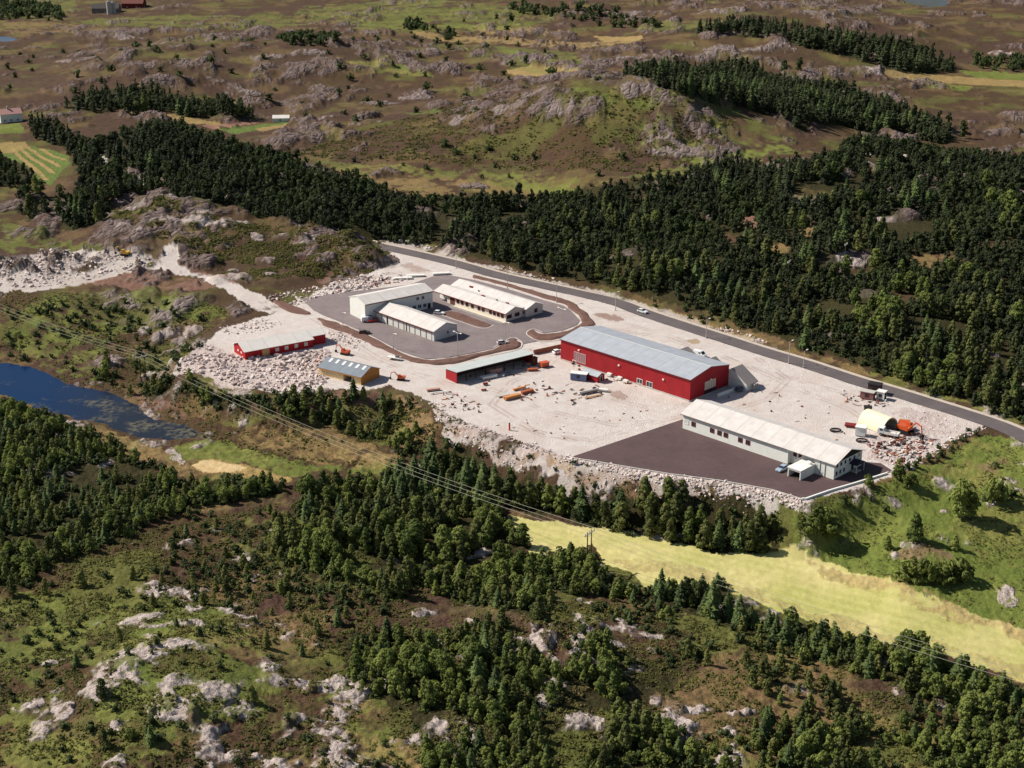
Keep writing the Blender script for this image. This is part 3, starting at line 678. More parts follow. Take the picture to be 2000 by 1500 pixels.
strip('road', road_line, -3.9, 3.7, .10, ROADM, 'grey asphalt road running past the works')
SHM = mat('road_shoulder', lin((186, 172, 158)), .95, .14, .5)
strip('shoulder', road_line, 3.7, 5.6, .06, SHM, 'pale gravel shoulder on the forest side of the road')
LOT = asphalt_material('yard_asphalt', (112, 101, 101), (130, 118, 116))
DARK = asphalt_material('new_asphalt', (78, 62, 62), (90, 72, 71))
Pz = lambda pts, z=0.0: P(*np.array(pts, float).T, z)
sheet('office_yard', Pz([(588,584),(612,606),(632,616),(668,630),(726,656),(784,687),(830,701),(862,700),(880,697),(920,690),(963,681),(996,661),(1014,664),(1022,672),(1062,664),(1040,662),(1028,651),(1042,644),(1060,651),(1099,646),(1127,634),(1133,626),
   (1114,606),(1100,597),(1060,586),(990,564),(926,547),(905,543),(880,538),(845,540),(800,556),(720,566),(660,572)]), .09, LOT, 'worn grey asphalt yard round the pale offices')
sheet('forecourt', Pz([(1118,892),(1334,819),(1420,848),(1540,892),(1625,921),(1660,900),(1720,905),(1742,919),(1730,926),(1672,944),(1572,974),(1507,955),(1403,936),(1300,923),(1200,906)]), .09, DARK, 'new dark asphalt forecourt before the white building')
KERB = mat('kerb_stone', lin((205, 192, 182)), .85, .08)
SOIL = mat('turned_soil', lin((108, 80, 70)), .95, .24, .35, 0, .15)
def berm(name, pts, h, label, wall=True):
    """a low bank of turned soil with sloping edges"""
    g = smooth_line(Pz(pts), 4, True); c = g.mean(0)
    g = g + np.stack([fbm(g[:, 0], g[:, 1], 3.5, 2, 8) - .5, fbm(g[:, 0], g[:, 1], 3.5, 2, 18) - .5], -1) * 1.8
    n = len(g)
    area = .5 * np.sum(g[:, 0] * np.roll(g[:, 1], -1) - np.roll(g[:, 0], -1) * g[:, 1])
    d = np.roll(g, -1, 0) - np.roll(g, 1, 0); d /= np.linalg.norm(d, axis=1)[:, None]
    inn = np.stack([-d[:, 1], d[:, 0]], -1) * (1 if area > 0 else -1)
    V = [(*p, .02) for p in g] + [(*(p + q * .9), h * (.7 + .5 * random.random())) for p, q in zip(g, inn)]
    me = bpy.data.meshes.new(name)
    me.from_pydata([tuple(map(float, v)) for v in V], [], [(i, (i + 1) % n, (i + 1) % n + n, i + n) for i in range(n)] + [tuple(range(n, 2 * n))])
    me.materials.append(SOIL)
    import bmesh
    bm = bmesh.new(); bm.from_mesh(me); bmesh.ops.triangulate(bm, faces=[f for f in bm.faces if len(f.verts) > 4]); bmesh.ops.recalc_face_normals(bm, faces=bm.faces); bm.to_mesh(me); bm.free()
    return tag(link(name, me), label, None, None, 'structure')
berm('soil_bank', [(622,622),(645,626),(676,637),(726,658),(784,688),(832,703),(862,702),(882,699),(920,692),(963,683),(996,663),(1012,666),(1018,673),(1007,682),(952,693),(897,708),(860,712),(825,710),(791,702),(745,682),(710,666),(676,650),(641,640),(626,630)], .45, 'reddish soil bank curving round the office yard')
berm('soil_bank', [(1030,650),(1042,645),(1060,652),(1099,648),(1128,636),(1136,626),(1115,605),(1100,594),(1060,582),(1000,562),(940,546),(926,543),(930,538),(1000,556),(1075,577),(1114,588),(1134,603),(1152,620),(1163,634),(1150,641),(1105,659),(1069,665),(1045,662)], .45, 'reddish soil bank between the road and the office yard')
berm('soil_bank', [(533,588),(543,586),(575,598),(606,609),(602,615),(572,611),(548,599)], .4, 'short reddish soil bank beside the gravel track')
berm('flower_bed', [(864,614),(887,608),(925,621),(961,635),(942,640),(900,627)], .3, 'bare reddish planting bed between the two office wings')
for pts, lab in (([(1163,636),(1150,643),(1105,661),(1069,667),(1045,664),(1028,652),(1040,643),(1060,650)], 'pale kerb round the soil bank by the yard exit'),
                 ([(952,695),(1007,684),(1020,673),(1013,664),(998,660),(963,680)], 'pale kerb round the end of the curved soil bank'),
                 ([(860,615),(900,629),(942,642),(965,635)], 'pale kerb along the planting bed')):
    strip('kerb', smooth_line(Pz(pts), 4), -.18, .18, .16, KERB, lab)
# ------------------------------------------------------------------ trees
def leaf_material(name, dark, light, dry):
    k = NT(name)
    a = k.n('ShaderNodeAttribute', attribute_name='tint'); oi = k.n('ShaderNodeObjectInfo')
    sm = k.n('ShaderNodeMath', operation='MULTIPLY_ADD'); k.l(oi.outputs['Random'], sm.inputs[0]); sm.inputs[1].default_value = .45; k.l(a.outputs['Fac'], sm.inputs[2])
    c = k.mix(k.ramp(sm.outputs[0], .1, 1.05), lin(dark), lin(light))
    c = k.mix(k.ramp(sm.outputs[0], 1.0, 1.45, 0, .6), c, lin(dry))
    k.l(c, k.b.inputs['Base Color']); k.b.inputs['Roughness'].default_value = .75; k.b.inputs['Specular IOR Level'].default_value = .15
    tl = k.n('ShaderNodeBsdfTranslucent'); k.l(c, tl.inputs['Color'])
    mx = k.n('ShaderNodeMixShader'); mx.inputs[0].default_value = .34; k.l(k.b.outputs[0], mx.inputs[1]); k.l(tl.outputs[0], mx.inputs[2])
    k.l(mx.outputs[0], k.t.nodes['Material Output'].inputs['Surface'])
    return k.m
LEAF = {'spruce': leaf_material('spruce_needles', (52, 66, 40), (124, 140, 80), (124, 128, 78)),
        'pine': leaf_material('pine_needles', (58, 66, 40), (136, 140, 78), (138, 128, 80)),
        'birch': leaf_material('birch_leaves', (76, 92, 46), (156, 164, 86), (166, 160, 96)),
        'bush': leaf_material('bush_leaves', (66, 76, 40), (146, 154, 78), (152, 144, 84)),
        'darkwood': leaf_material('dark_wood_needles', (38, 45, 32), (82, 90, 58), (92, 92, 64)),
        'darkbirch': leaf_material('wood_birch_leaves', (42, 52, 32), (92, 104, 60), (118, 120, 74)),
        'scrub': leaf_material('heath_scrub', (58, 58, 32), (112, 112, 58), (134, 112, 78))}
BARK = mat('bark', lin((84, 70, 58)), .9, .25, 2)
BIRCHBARK = mat('pale_bark', lin((170, 160, 148)), .9, .25, 2)

def tri_mesh(parts):
    V, T, C, k = [], [], [], 0
    for v, t, c in parts:
        V.append(v); T.append(np.asarray(t) + k); C.append(c); k += len(v)
    return np.vstack(V), np.vstack(T), np.concatenate(C)
def tufts(C, N, size, r, up=0.):
    """leaf clumps: bent diamonds facing roughly along N"""
    n = len(C)
    N = N + r.normal(0, .38, (n, 3)); N /= np.linalg.norm(N, axis=1)[:, None]
    t = np.cross(N, r.normal(0, 1, (n, 3))) * (1 - up) + up * (np.array([0, 0, 1.]) - N * N[:, 2:]); t /= np.linalg.norm(t, axis=1)[:, None] + 1e-9
    u = np.cross(N, t)
    s = (size * r.uniform(.6, 1.35, n))[:, None]
    a, b, c, d = C + t * s, C + u * s * (.62 - .12 * up), C - t * s, C - u * s * (.62 - .12 * up)
    m = C + N * s * .35
    V = np.stack([a, b, c, d, m], 1).reshape(-1, 3)
    i = np.arange(n)[:, None] * 5
    T = np.concatenate([i + [0, 1, 4], i + [1, 2, 4], i + [2, 3, 4], i + [3, 0, 4]])
    return V, T, np.repeat(np.clip(r.normal(.5, .2, n), 0, 1), 5)
_ico = None
def core(rx, rz, cz, r, cone=0.):
    """rough inner mass so the crown is not hollow"""
    nth, nz = 9, 6
    V = []
    for j in range(nz + 1):
        f = j / nz; ph = math.pi * f
        w = math.sin(ph) ** .8 * (1 - cone * (1 - f)) if cone == 0 else (f ** .8 if f < .85 else (1 - f) / .15 * .87)
        for i in range(nth):
            a = 2 * math.pi * i / nth + j
            q = rx * w * r.uniform(.8, 1.1)
            V.append((q * math.cos(a), q * math.sin(a), cz + rz * math.cos(ph) if cone == 0 else cz + rz * (1 - f)))
    T = []
    for j in range(nz):
        for i in range(nth):
            a, b, c, d = j * nth + i, j * nth + (i + 1) % nth, (j + 1) * nth + i, (j + 1) * nth + (i + 1) % nth
            T += [(a, c, d), (a, d, b)]
    return np.array(V), np.array(T), np.full(len(V), .32)
def spruce(h, rad, whorls, nb, r, twigs=2):
    parts = [core(rad * .48, h * .86, h * .06, r, 1.)]
    V, T, C = [], [], []; k = 0
    for w in range(whorls):
        f = (w + r.uniform(-.3, .3)) / whorls
        z = h * (.05 + .93 * f); Rw = rad * (1 - f) ** .8 * r.uniform(.82, 1.12) + .12
        for b in range(nb):
            a = 2 * math.pi * (b + r.uniform(-.35, .35)) / nb + w * 1.3
            L = Rw * r.uniform(.72, 1.15); c, s = math.cos(a), math.sin(a)
            wd = L * r.uniform(.26, .4); dr = L * r.uniform(.1, .32)
            tint = np.clip(r.normal(.5, .2), 0, 1)
            P0 = np.array([0, 0, z + .25 * L]); tip = np.array([c * L, s * L, z - dr])
            mid = np.array([c * L * .6, s * L * .6, z + .02 * L]); sd = np.array([-s, c, 0])
            V += [P0, mid + sd * wd - [0, 0, wd * .45], tip, mid - sd * wd - [0, 0, wd * .45], mid + [0, 0, .1 * L]]
            T += [(k, k + 1, k + 4), (k + 1, k + 2, k + 4), (k + 2, k + 3, k + 4), (k + 3, k, k + 4)]; C += [tint] * 5; k += 5
            for q in range(twigs):
                g = r.uniform(.35, .95); sg = r.choice([-1, 1]); bp = np.array([c * L * g, s * L * g, z - dr * g + .05])
                e = bp + sd * sg * wd * r.uniform(.6, 1.5) + np.array([c, s, 0]) * L * .18 - [0, 0, wd * .5]
                V += [bp, e, bp + np.array([c, s, -.25]) * L * .25]; T += [(k, k + 1, k + 2)]; C += [tint] * 3; k += 3
    top = np.array([0, 0, h * 1.03])
    parts.append((np.array(V), np.array(T), np.array(C)))
    return tri_mesh(parts)
def lumpy(h, rad, lumps, per, size, r, base=.12, shape='round'):
    """crown of many leaf clumps on uneven lumps; round, or narrowing upward for pines"""
    parts = []
    cz = h * (base + (1 - base) * .5); hz = h * (1 - base) * .5
    if shape == 'cone': parts.append(core(rad * .5, h * (1 - base) * .85, h * base, r, 1.))
    else: parts.append(core(rad * .5, hz * .72, cz, r))
    for q in range(lumps):
        f = r.uniform(0, 1); a = r.uniform(0, 2 * math.pi)
        if shape == 'cone': w = rad * (1 - f) ** .62 * (.55 + .45 * min(1, f * 5)); z = h * (base + (1 - base) * f * .96)
        else: w = rad * math.sin(math.pi * (.08 + .88 * f)) ** .7; z = h * (base + (1 - base) * f * .93)
        ro = w * r.uniform(.45, .88); cc = np.array([ro * math.cos(a), ro * math.sin(a), z])
        lr = rad * r.uniform(.22, .42) * (1 - .45 * f if shape == 'cone' else 1)
        N = r.normal(0, 1, (per, 3)); N[:, 2] = np.abs(N[:, 2]) * .9 - .15
        N[:, 0] += .7 * math.cos(a); N[:, 1] += .7 * math.sin(a)
        N /= np.linalg.norm(N, axis=1)[:, None]
        v, t, c = tufts(cc + N * lr * [.9, .9, 1.15] * r.uniform(.7, 1.15, (per, 1)), N, size * r.uniform(.8, 1.25), r, .75)
        parts.append((v, t, np.clip(c + r.normal(0, .16), 0, 1)))
    return tri_mesh(parts)
def trunk_mb(h, r0, limbs, rad, r, base=.15):
    m = MB(); lean = r.normal(0, .02 * h, 2)
    p = [(lean[0] * f * f, lean[1] * f * f, -.6 + (h * .9 + .6) * f) for f in (0, .35, .7, 1)]
    for i in range(3): m.tube(p[i], p[i + 1], r0 * (1 - .28 * i), r0 * (1 - .28 * (i + 1)), 7)
    for q in range(limbs):
        f = r.uniform(base, .75); a = 2.4 * q
        z = h * f; L = rad * r.uniform(.5, .85)
        m.tube((0, 0, z), (L * math.cos(a), L * math.sin(a), z + L * r.uniform(.2, .7)), r0 * .4, r0 * .12, 5)
    return m
TR = np.random.default_rng(5)
# unit trees are about the stated size; hi = near, lo = far
KINDS = {
 'spruce': dict(h=10, hi=[spruce(10, 2.3, 17, 9, TR) for _ in range(4)], lo=[spruce(10, 2.5, 8, 6, TR, 0) for _ in range(4)]),
 'pine': dict(h=8, hi=[lumpy(8, 2.25, 46, 14, .42, TR, .04, 'cone') for _ in range(4)] + [lumpy(9, 2.1, 52, 14, .42, TR, .05, 'cone') for _ in range(2)], lo=[lumpy(8, 2.3, 16, 7, .66, TR, .04, 'cone') for _ in range(4)] + [lumpy(9, 2.2, 18, 8, .66, TR, .06, 'cone') for _ in range(2)] + [lumpy(6.5, 2.5, 20, 8, .58, TR, 0, 'round') for _ in range(4)]),
 'birch': dict(h=8, hi=[lumpy(8, 2.1, 50, 16, .38, TR, .1, 'round') for _ in range(2)] + [lumpy(8, 2.1, 50, 16, .38, TR, .08, 'cone') for _ in range(2)], lo=[lumpy(8, 2.1, 18, 8, .62, TR, .08, 'round') for _ in range(2)] + [lumpy(8, 2.2, 18, 8, .62, TR, .06, 'cone') for _ in range(2)]),
 'bush': dict(h=2.2, hi=[lumpy(2.2, 1.25, 20, 12, .26, TR, -.05, 'round') for _ in range(5)], lo=[lumpy(2.2, 1.3, 9, 6, .42, TR, -.05, 'round') for _ in range(4)]),
}
TREE_WORD = {'spruce': 'spruce_tree', 'pine': 'pine_tree', 'birch': 'birch_tree', 'bush': 'bush'}
for kd, d in KINDS.items():
    d['mesh'] = [mesh_np('foliage' if kd == 'bush' else 'crown', v, t, LEAF[kd], {'tint': ('FLOAT', c * .62)}) for v, t, c in d['hi']]
    d['trunk'] = []
    if kd != 'bush':
        for i in range(len(d['hi'])):
            o = trunk_mb(d['h'], .2 if kd != 'birch' else .16, 0 if kd == 'spruce' else 7, 2.2, TR).build('trunk', BIRCHBARK if kd == 'birch' else BARK)
            d['trunk'].append(o.data); bpy.data.objects.remove(o)

def scatter(pts, spacing, mix, rgen, hscale=(.7, 1.15), dens=1.0, avoid=(), drop=0):
    """Poisson-like scatter over a photo outline laid on the land; returns x, y, kind index, height factor"""
    poly = W(pts); lo, hi = poly.min(0), poly.max(0)
    n = int((hi[0] - lo[0]) * (hi[1] - lo[1]) / spacing ** 2 * 3.2)
    X = rgen.uniform(lo[0], hi[0], n); Y = rgen.uniform(lo[1], hi[1], n)
    wob = fbm(X, Y, 9, 2, 3) - .5
    m = inside(X + wob * 5, Y + wob * 5, poly)
    if drop: m &= inside(X + wob * 5, Y + wob * 5, W([(a, b + drop) for a, b in pts]))   # crowns reach up to the outline, stems stand below it
    for av in avoid: m &= ~inside(X, Y, av)
    if dens < 1: m &= fbm(X, Y, 16, 3, 77) > .5 - (dens - .5) * .45
    X, Y = X[m], Y[m]
    grid = {}; out = []
    for x, y in zip(X, Y):
        sp = spacing * rgen.uniform(.7, 1.15)
        gx, gy = int(x // spacing), int(y // spacing); ok = True
        for i in (-1, 0, 1):
            for j in (-1, 0, 1):
                for qx, qy in grid.get((gx + i, gy + j), ()):
                    if (qx - x) ** 2 + (qy - y) ** 2 < sp * sp: ok = False
        if ok: grid.setdefault((gx, gy), []).append((x, y)); out.append((x, y))
    out = np.array(out).reshape(-1, 2)
    names = list(mix); pr = np.array([mix[k] for k in names], float); pr /= pr.sum()
    reg = fbm(out[:, 0], out[:, 1], 26, 2, 55) - .5 if len(out) else np.zeros(0)
    u = np.clip(rgen.uniform(0, 1, len(out)) * .6 + .2 + reg * 1.6, 0, .999)
    kd = [names[int(np.searchsorted(np.cumsum(pr), q))] if q < .9999 else names[-1] for q in u]
    hs = rgen.uniform(hscale[0], hscale[1], len(out)) * (.85 + .6 * (fbm(out[:, 0], out[:, 1], 20, 2, 66) if len(out) else 0))
    return [(x, y, k, f) for (x, y), k, f in zip(out, kd, hs)]
SC = np.random.default_rng(21)
clearW = [W(c) for c in CLEAR]
OW = [np.array([(ox + w * math.cos(a), oy + d * math.sin(a)) for a in np.linspace(0, 6.28, 10, endpoint=False)]) for ox, oy, w, d, hh in _O[:44] * np.array([1, 1, .85, .85, 1])]
avoid = clearW + OW
PLACES = {   # zone: where it is, in words
 'thick': 'in the wood on the near pond side', 'middle': 'in the wood between marsh and hay field', 'bank': 'on the slope below the boulder field',
 'row': 'in the belt under the stone embankment', 'edge': 'in the clump by the twin power pole', 'fieldside': 'in the strip under the hay field',
 'thicket': 'in the thicket on the near rocky heath', 'heath': 'standing alone on the near rocky heath', 'pasture': 'on the green pasture', 'low': 'in the scrub at the bottom of the heath', 'main': 'in the large wood beyond the asphalt road',
 'slope': 'on the rough slope above the pond'}
TREES = []   # (x, y, kind, height factor, zone)
def grow(zone, pts, spacing, mix, hs=(.7, 1.15), dens=1.0, drop=0):
    for t in scatter(pts, spacing, mix, SC, hs, dens, avoid, drop): TREES.append((*t, zone))
grow('main', FOREST['main'], 3.15, {'spruce': .06, 'pine': .7, 'birch': .24}, (.36, .9), .88, 14)
grow('ridge', FOREST['ridge'], 4.4, {'spruce': .35, 'pine': .65}, (.75, 1.05), 1, 12)
grow('far', FOREST['far'], 5.0, {'spruce': .35, 'pine': .65}, (.9, 1.15), 1, 9)
grow('farm', FOREST['farm'], 5.0, {'spruce': .2, 'pine': .6, 'birch': .2}, (.8, 1.2), 1, 10)
grow('corner', FOREST['corner'], 5.0, {'pine': .6, 'birch': .4}, (.6, .9), 1, 10)
grow('grove', FOREST['grove'], 5.0, {'pine': .6, 'spruce': .2, 'birch': .2}, (.7, 1.1), 1, 10)
grow('hollow', FOREST['hollow'], 6.0, {'birch': .6, 'pine': .4}, (.7, 1.1), .7)
grow('thick', FOREST['thick'], 2.8, {'spruce': .2, 'pine': .4, 'birch': .55}, (.28, .68), .68, 14)
grow('middle', FOREST['middle'], 3.1, {'spruce': .28, 'pine': .42, 'birch': .34}, (.34, .88), .86, 18)
grow('bank', FOREST['bank'], 3.4, {'spruce': .12, 'pine': .38, 'birch': .5}, (.32, .66), .8, 10)
grow('row', FOREST['row'], 3.8, {'spruce': .35, 'pine': .35, 'birch': .3}, (.68, 1.08), 1, 26)
grow('edge', FOREST['edge'], 3.3, {'spruce': .25, 'pine': .3, 'birch': .45}, (.38, .68), 1, 10)
grow('fieldside', FOREST['fieldside'], 3.0, {'spruce': .4, 'pine': .15, 'birch': .45}, (.32, .7), .95, 12)
grow('thicket', FOREST['thicket'], 2.9, {'pine': .5, 'spruce': .08, 'birch': .5}, (.28, .68), .74, 14)
grow('heath', [(1060,1170),(1260,1160),(1560,1290),(1960,1420),(1500,1400),(1340,1300),(1200,1215),(1090,1220)], 5.0, {'pine': .5, 'birch': .35, 'spruce': .15}, (.22, .5), .6)
grow('heath', [(380,1010),(540,1000),(700,1160),(780,1200),(680,1240),(480,1190),(300,1140)], 6.5, {'pine': .55, 'birch': .3, 'spruce': .15}, (.2, .45), .6)
grow('low', [(1000,1430),(1150,1400),(1330,1380),(1500,1400),(1700,1440),(2000,1480),(2000,1540),(900,1540)], 2.8, {'birch': .65, 'pine': .25, 'spruce': .1}, (.3, .58), .62)
grow('thicket', [(1350,1300),(1400,1290),(1480,1320),(1520,1370),(1460,1385),(1380,1360)], 3.0, {'pine': .7, 'birch': .3}, (.45, .75), .9)
grow('thicket', [(1570,1370),(1620,1360),(1680,1400),(1700,1450),(1600,1470),(1560,1420)], 3.4, {'pine': .7, 'birch': .3}, (.45, .75), .8)
grow('thicket', [(1700,1400),(1840,1400),(2000,1440),(2040,1540),(1720,1540)], 3.6, {'birch': .5, 'pine': .4, 'spruce': .1}, (.4, .7), .6)
for px, py, k, f in [(232,1250,'pine',.5),(150,1300,'spruce',.42),(200,1362,'pine',.62),(492,1372,'pine',.52),(522,1265,'pine',.5),(445,1160,'pine',.62),(398,1182,'pine',.5),(430,1305,'bush',.9),
   (205,1462,'pine',.6),(295,1452,'spruce',.45),(160,1145,'pine',.6),(25,1165,'pine',.7),(90,1160,'pine',.6),(300,1185,'pine',.45),(345,1225,'spruce',.3),(390,1240,'bush',1),(430,1235,'bush',.8),
   (560,1150,'pine',.5),(600,1060,'pine',.4),(450,1040,'bush',1),(370,1010,'pine',.4),(260,1130,'pine',.5),(500,1095,'bush',1),(620,1240,'pine',.55),(660,1220,'spruce',.5),(590,1280,'spruce',.4),(1380,1300,'pine',.5),
   (1205,1205,'pine',.4),(1230,1215,'spruce',.35),(1100,1195,'bush',.8),(1310,1240,'bush',1),(1565,1280,'bush',1),(1475,1430,'pine',.45),(1010,1440,'birch',.6),(1180,1330,'pine',.5),(55,1255,'bush',1),
   (265,905,'birch',.6),(375,945,'pine',.5),(205,735,'birch',.75),(210,715,'pine',.7),(255,770,'pine',.5)]:
    TREES.append((*W([(px, py)])[0], k, f, 'slope' if py < 800 else ('thick' if py < 960 else 'heath')))
for px, py, f in [(1390,1205,1.2),(1443,1222,.98),(1345,1172,.72),(1870,1338,.9),(1818,1318,.8),(1690,1268,.72),(1600,1256,.7),(1955,1362,.8),(1630,1262,.6),(1280,1160,.55),(1305,1168,.65),(1770,1300,.6),(1900,1352,.65)]:
    TREES.append((*W([(px, py)])[0], 'spruce', f, 'fieldside'))
for px, py, k, f in [(1878,1012,'birch',1.4),(1893,1010,'birch',1.0),(1945,978,'bush',2.9),(1785,1058,'birch',1.05),(1864,1072,'birch',.55),(1733,1072,'birch',.5),(1768,1126,'bush',2.5),(1795,1134,'bush',2.6),(1820,1136,'bush',2.5),(1845,1134,'bush',2.6),(1870,1130,'bush',2.5),
   (1598,1042,'birch',1.0),(1620,1044,'bush',3.2),(1582,1038,'bush',2.8),(1755,935,'birch',.8),(1772,950,'bush',1.8),(1695,950,'bush',1.5),(1650,985,'bush',1.2),(1730,1000,'bush',.8),(1945,912,'bush',.8),(1925,980,'bush',.9),(1980,968,'bush',.9),(1700,975,'bush',.7)]:
    TREES.append((*W([(px, py)])[0], k, f, 'pasture'))
# bushes: on the heath, along the road edge, among the rocks
def bushes(zone, pts, spacing, hs, dens):
    for t in scatter(pts, spacing, {'bush': 1}, SC, hs, dens, avoid): TREES.append((*t, zone))
bushes('heath', [(0,1150),(500,1100),(760,1190),(680,1240),(700,1340),(830,1450),(840,1530),(0,1530)], 4.2, (.22, .75), .68)
bushes('heath', [(540,1000),(700,1150),(780,1190),(700,1235),(540,1160),(300,1120),(380,1000)], 3.3, (.3, .85), .8)
bushes('heath', [(1050,1210),(1270,1150),(1560,1290),(2000,1420),(2000,1480),(1330,1300),(1100,1300)], 3.4, (.35, .95), .75)
bushes('low', [(820,1440),(1340,1380),(2000,1470),(2040,1540),(840,1540)], 3.0, (.5, 1.1), .8)
bushes('low', [(560,1400),(840,1450),(860,1540),(560,1540)], 3.6, (.3, .7), .6)
bushes('slope', [(0,600),(330,590),(440,640),(340,740),(250,770),(160,730),(0,690)], 5, (.4, 1.2), .55)
bushes('main', FOREST['main'], 5.5, (.6, 1.5), .7)
bushes('slope', [(250,690),(345,720),(480,765),(600,790),(560,830),(420,800),(270,775)], 3.2, (.4, 1.1), .7)
bushes('bank', [(850,815),(960,862),(1100,905),(1200,930),(1300,945),(1500,985),(1560,1010),(1500,1005),(1350,970),(1200,960),(1000,915),(860,860)], 4.5, (.3, .7), .6)
bushes('main', [(1250,590),(1480,655),(1600,698),(1700,730),(1850,780),(2000,825),(2000,800),(1800,745),(1600,680),(1300,585)], 4.2, (.5, 1.1), .8)
bushes('pasture', [(1750,925),(1810,915),(1870,878),(1925,840),(1900,835),(1860,862),(1800,895),(1765,915)], 3.0, (.35, .8), .75)
bushes('hills', [(600,320),(900,340),(1100,370),(1280,340),(1180,280),(860,280)], 13, (.7, 1.5), .55)
bushes('hills', [(0,180),(600,240),(900,250),(1200,170),(1000,30),(600,80),(0,100)], 26, (.9, 1.9), .5)
bushes('hills', [(1000,10),(1180,20),(1300,55),(1200,55),(1000,22)], 9, (1.2, 2.6), .75)
bushes('hills', [(1890,110),(2000,112),(2000,140),(1910,135)], 8, (1.3, 2.6), .8)
bushes('hills', [(540,68),(660,70),(655,90),(560,88)], 8, (1.5, 2.6), .9)
bushes('hills', [(-20,0),(125,20),(120,40),(60,38),(-20,38)], 8, (1.5, 3), .9)
bushes('hills', [(790,45),(830,48),(830,62),(795,60)], 6, (1.5, 2.5), .9); bushes('hills', [(865,66),(890,68),(885,80),(868,78)], 6, (1.5, 2.5), 1)
TREES.append((*W([(1028,125)])[0], 'birch', 1.0, 'hills'))
for px, py in ((1530,145),(1560,148),(1880,270),(1700,250),(1850,262)): TREES.append((*W([(px, py)])[0], 'birch', 1.3, 'hills'))
for zn, sp, hs, dn in (('thick', 2.6, (.5, 1.3), .75), ('middle', 2.8, (.5, 1.3), .8), ('thicket', 2.6, (.45, 1.1), .8), ('bank', 2.8, (.5, 1.2), .7), ('edge', 2.4, (.5, 1.2), .9), ('fieldside', 2.4, (.5, 1.1), .9), ('row', 3.2, (.5, 1.2), .8)):
    bushes(zn, FOREST[zn], sp, hs, dn)
TX = np.array([t[0] for t in TREES]); TY = np.array([t[1] for t in TREES])
# keep trees off the road, the site and the water
ok = (seg_dist(TX, TY, road_line, False) > 6.2) & (sdist(TX, TY, SITE, 10) > -.3) & (sdist(TX, TY, POND, 10) > 1.0)
TREES = [t for t, q in zip(TREES, ok) if q]; TX, TY = TX[ok], TY[ok]
TZ = Z(TX, TY)
bpx = 1000 + F_PX * TX / (TY * CP + CAM_H * SP - TZ * SP)
bpy_ = 750 - F_PX * (TY * SP + (TZ - CAM_H) * CP) / (TY * CP - (TZ - CAM_H) * SP)
inview = (bpx > 5) & (bpx < 1995) & (bpy_ > 5) & (bpy_ < 1530)
STUFF = {}
for kd in KINDS:
    idx = [i for i, t in enumerate(TREES) if t[2] == kd]
    size = {i: (TREES[i][3] * KINDS[kd]['h'] * scale_at(TY[i]) if inview[i] else -1) for i in idx}
    idx.sort(key=lambda i: -size[i])
    for rank, i in enumerate(idx):
        x, y, _, f, zone = TREES[i]
        if rank < 300 and size[i] > 0:
            z = TZ[i]; var = int(SC.integers(len(KINDS[kd]['mesh']))); rz = SC.uniform(0, 6.28)
            word = {'spruce': 'dark green spruce with tiered branches', 'pine': 'rough dark olive pine', 'birch': 'rounded leafy green birch', 'bush': 'low rounded green bush'}[kd]
            lab = word + ' ' + PLACES.get(zone, 'among the far hills')
            grp = {'spruce': 'spruces', 'pine': 'pines', 'birch': 'birches', 'bush': 'bushes'}[kd] + ' ' + PLACES.get(zone, 'among the far hills')
            cat = {'bush': 'bush'}.get(kd, 'tree')
            if kd == 'bush':
                o = link('bush', KINDS[kd]['mesh'][var], None, (x, y, z - .05), rz); tag(o, lab, cat, grp)
                o.scale = (f * SC.uniform(.9, 1.3), f * SC.uniform(.9, 1.3), f)
            else:
                o = thing(TREE_WORD[kd], lab, cat, (x, y, z - .1), rz, grp)
                w = f * (SC.uniform(1.0, 1.35) if kd != 'spruce' else SC.uniform(1.0, 1.3)); o.scale = (w, w, f)
                link('crown', KINDS[kd]['mesh'][var], o); link('trunk', KINDS[kd]['trunk'][var], o)
        else:
            far_name = zone if zone in ('ridge', 'far', 'farm') else ('rest' if zone in ('main', 'grove', 'corner', 'hollow', 'hills') or kd == 'bush' else 'near')
            STUFF.setdefault((kd, far_name), []).append(i)
def merged(name, label, protos, idx, m, lo_f=1.0):
    Vs, Ts, Cs, k = [], [], [], 0
    pick = SC.integers(len(protos), size=len(idx))
    idx = np.array(idx)
    for p, (v, t, c) in enumerate(protos):
        ii = idx[pick == p]; n = len(ii)
        if n == 0: continue
        f = np.array([TREES[i][3] for i in ii]); w = f * SC.uniform(1.0, 1.35, n); a = SC.uniform(0, 6.28, n)
        x = (v[None, :, 0] * np.cos(a)[:, None] - v[None, :, 1] * np.sin(a)[:, None]) * w[:, None] + TX[ii][:, None]
        y = (v[None, :, 0] * np.sin(a)[:, None] + v[None, :, 1] * np.cos(a)[:, None]) * w[:, None] + TY[ii][:, None]
        z = v[None, :, 2] * f[:, None] + TZ[ii][:, None] - .15
        Vs.append(np.stack([x, y, z], -1).reshape(-1, 3)); Cs.append(np.clip(c[None] * .62 + SC.uniform(0, .45, n)[:, None], 0, 1.5).ravel())
        Ts.append((t[None] + (np.arange(n) * len(v))[:, None, None] + k).reshape(-1, 3)); k += n * len(v)
    me = mesh_np(name, np.vstack(Vs), np.vstack(Ts), m, {'tint': ('FLOAT', np.concatenate(Cs))})
    tag(link(name, me), label, None, None, 'stuff')
WOOD = {'spruce': ('spruce_wood', 'spruces'), 'pine': ('pine_wood', 'pines'), 'birch': ('birch_wood', 'birches'), 'bush': ('scrub_bushes', 'low bushes')}
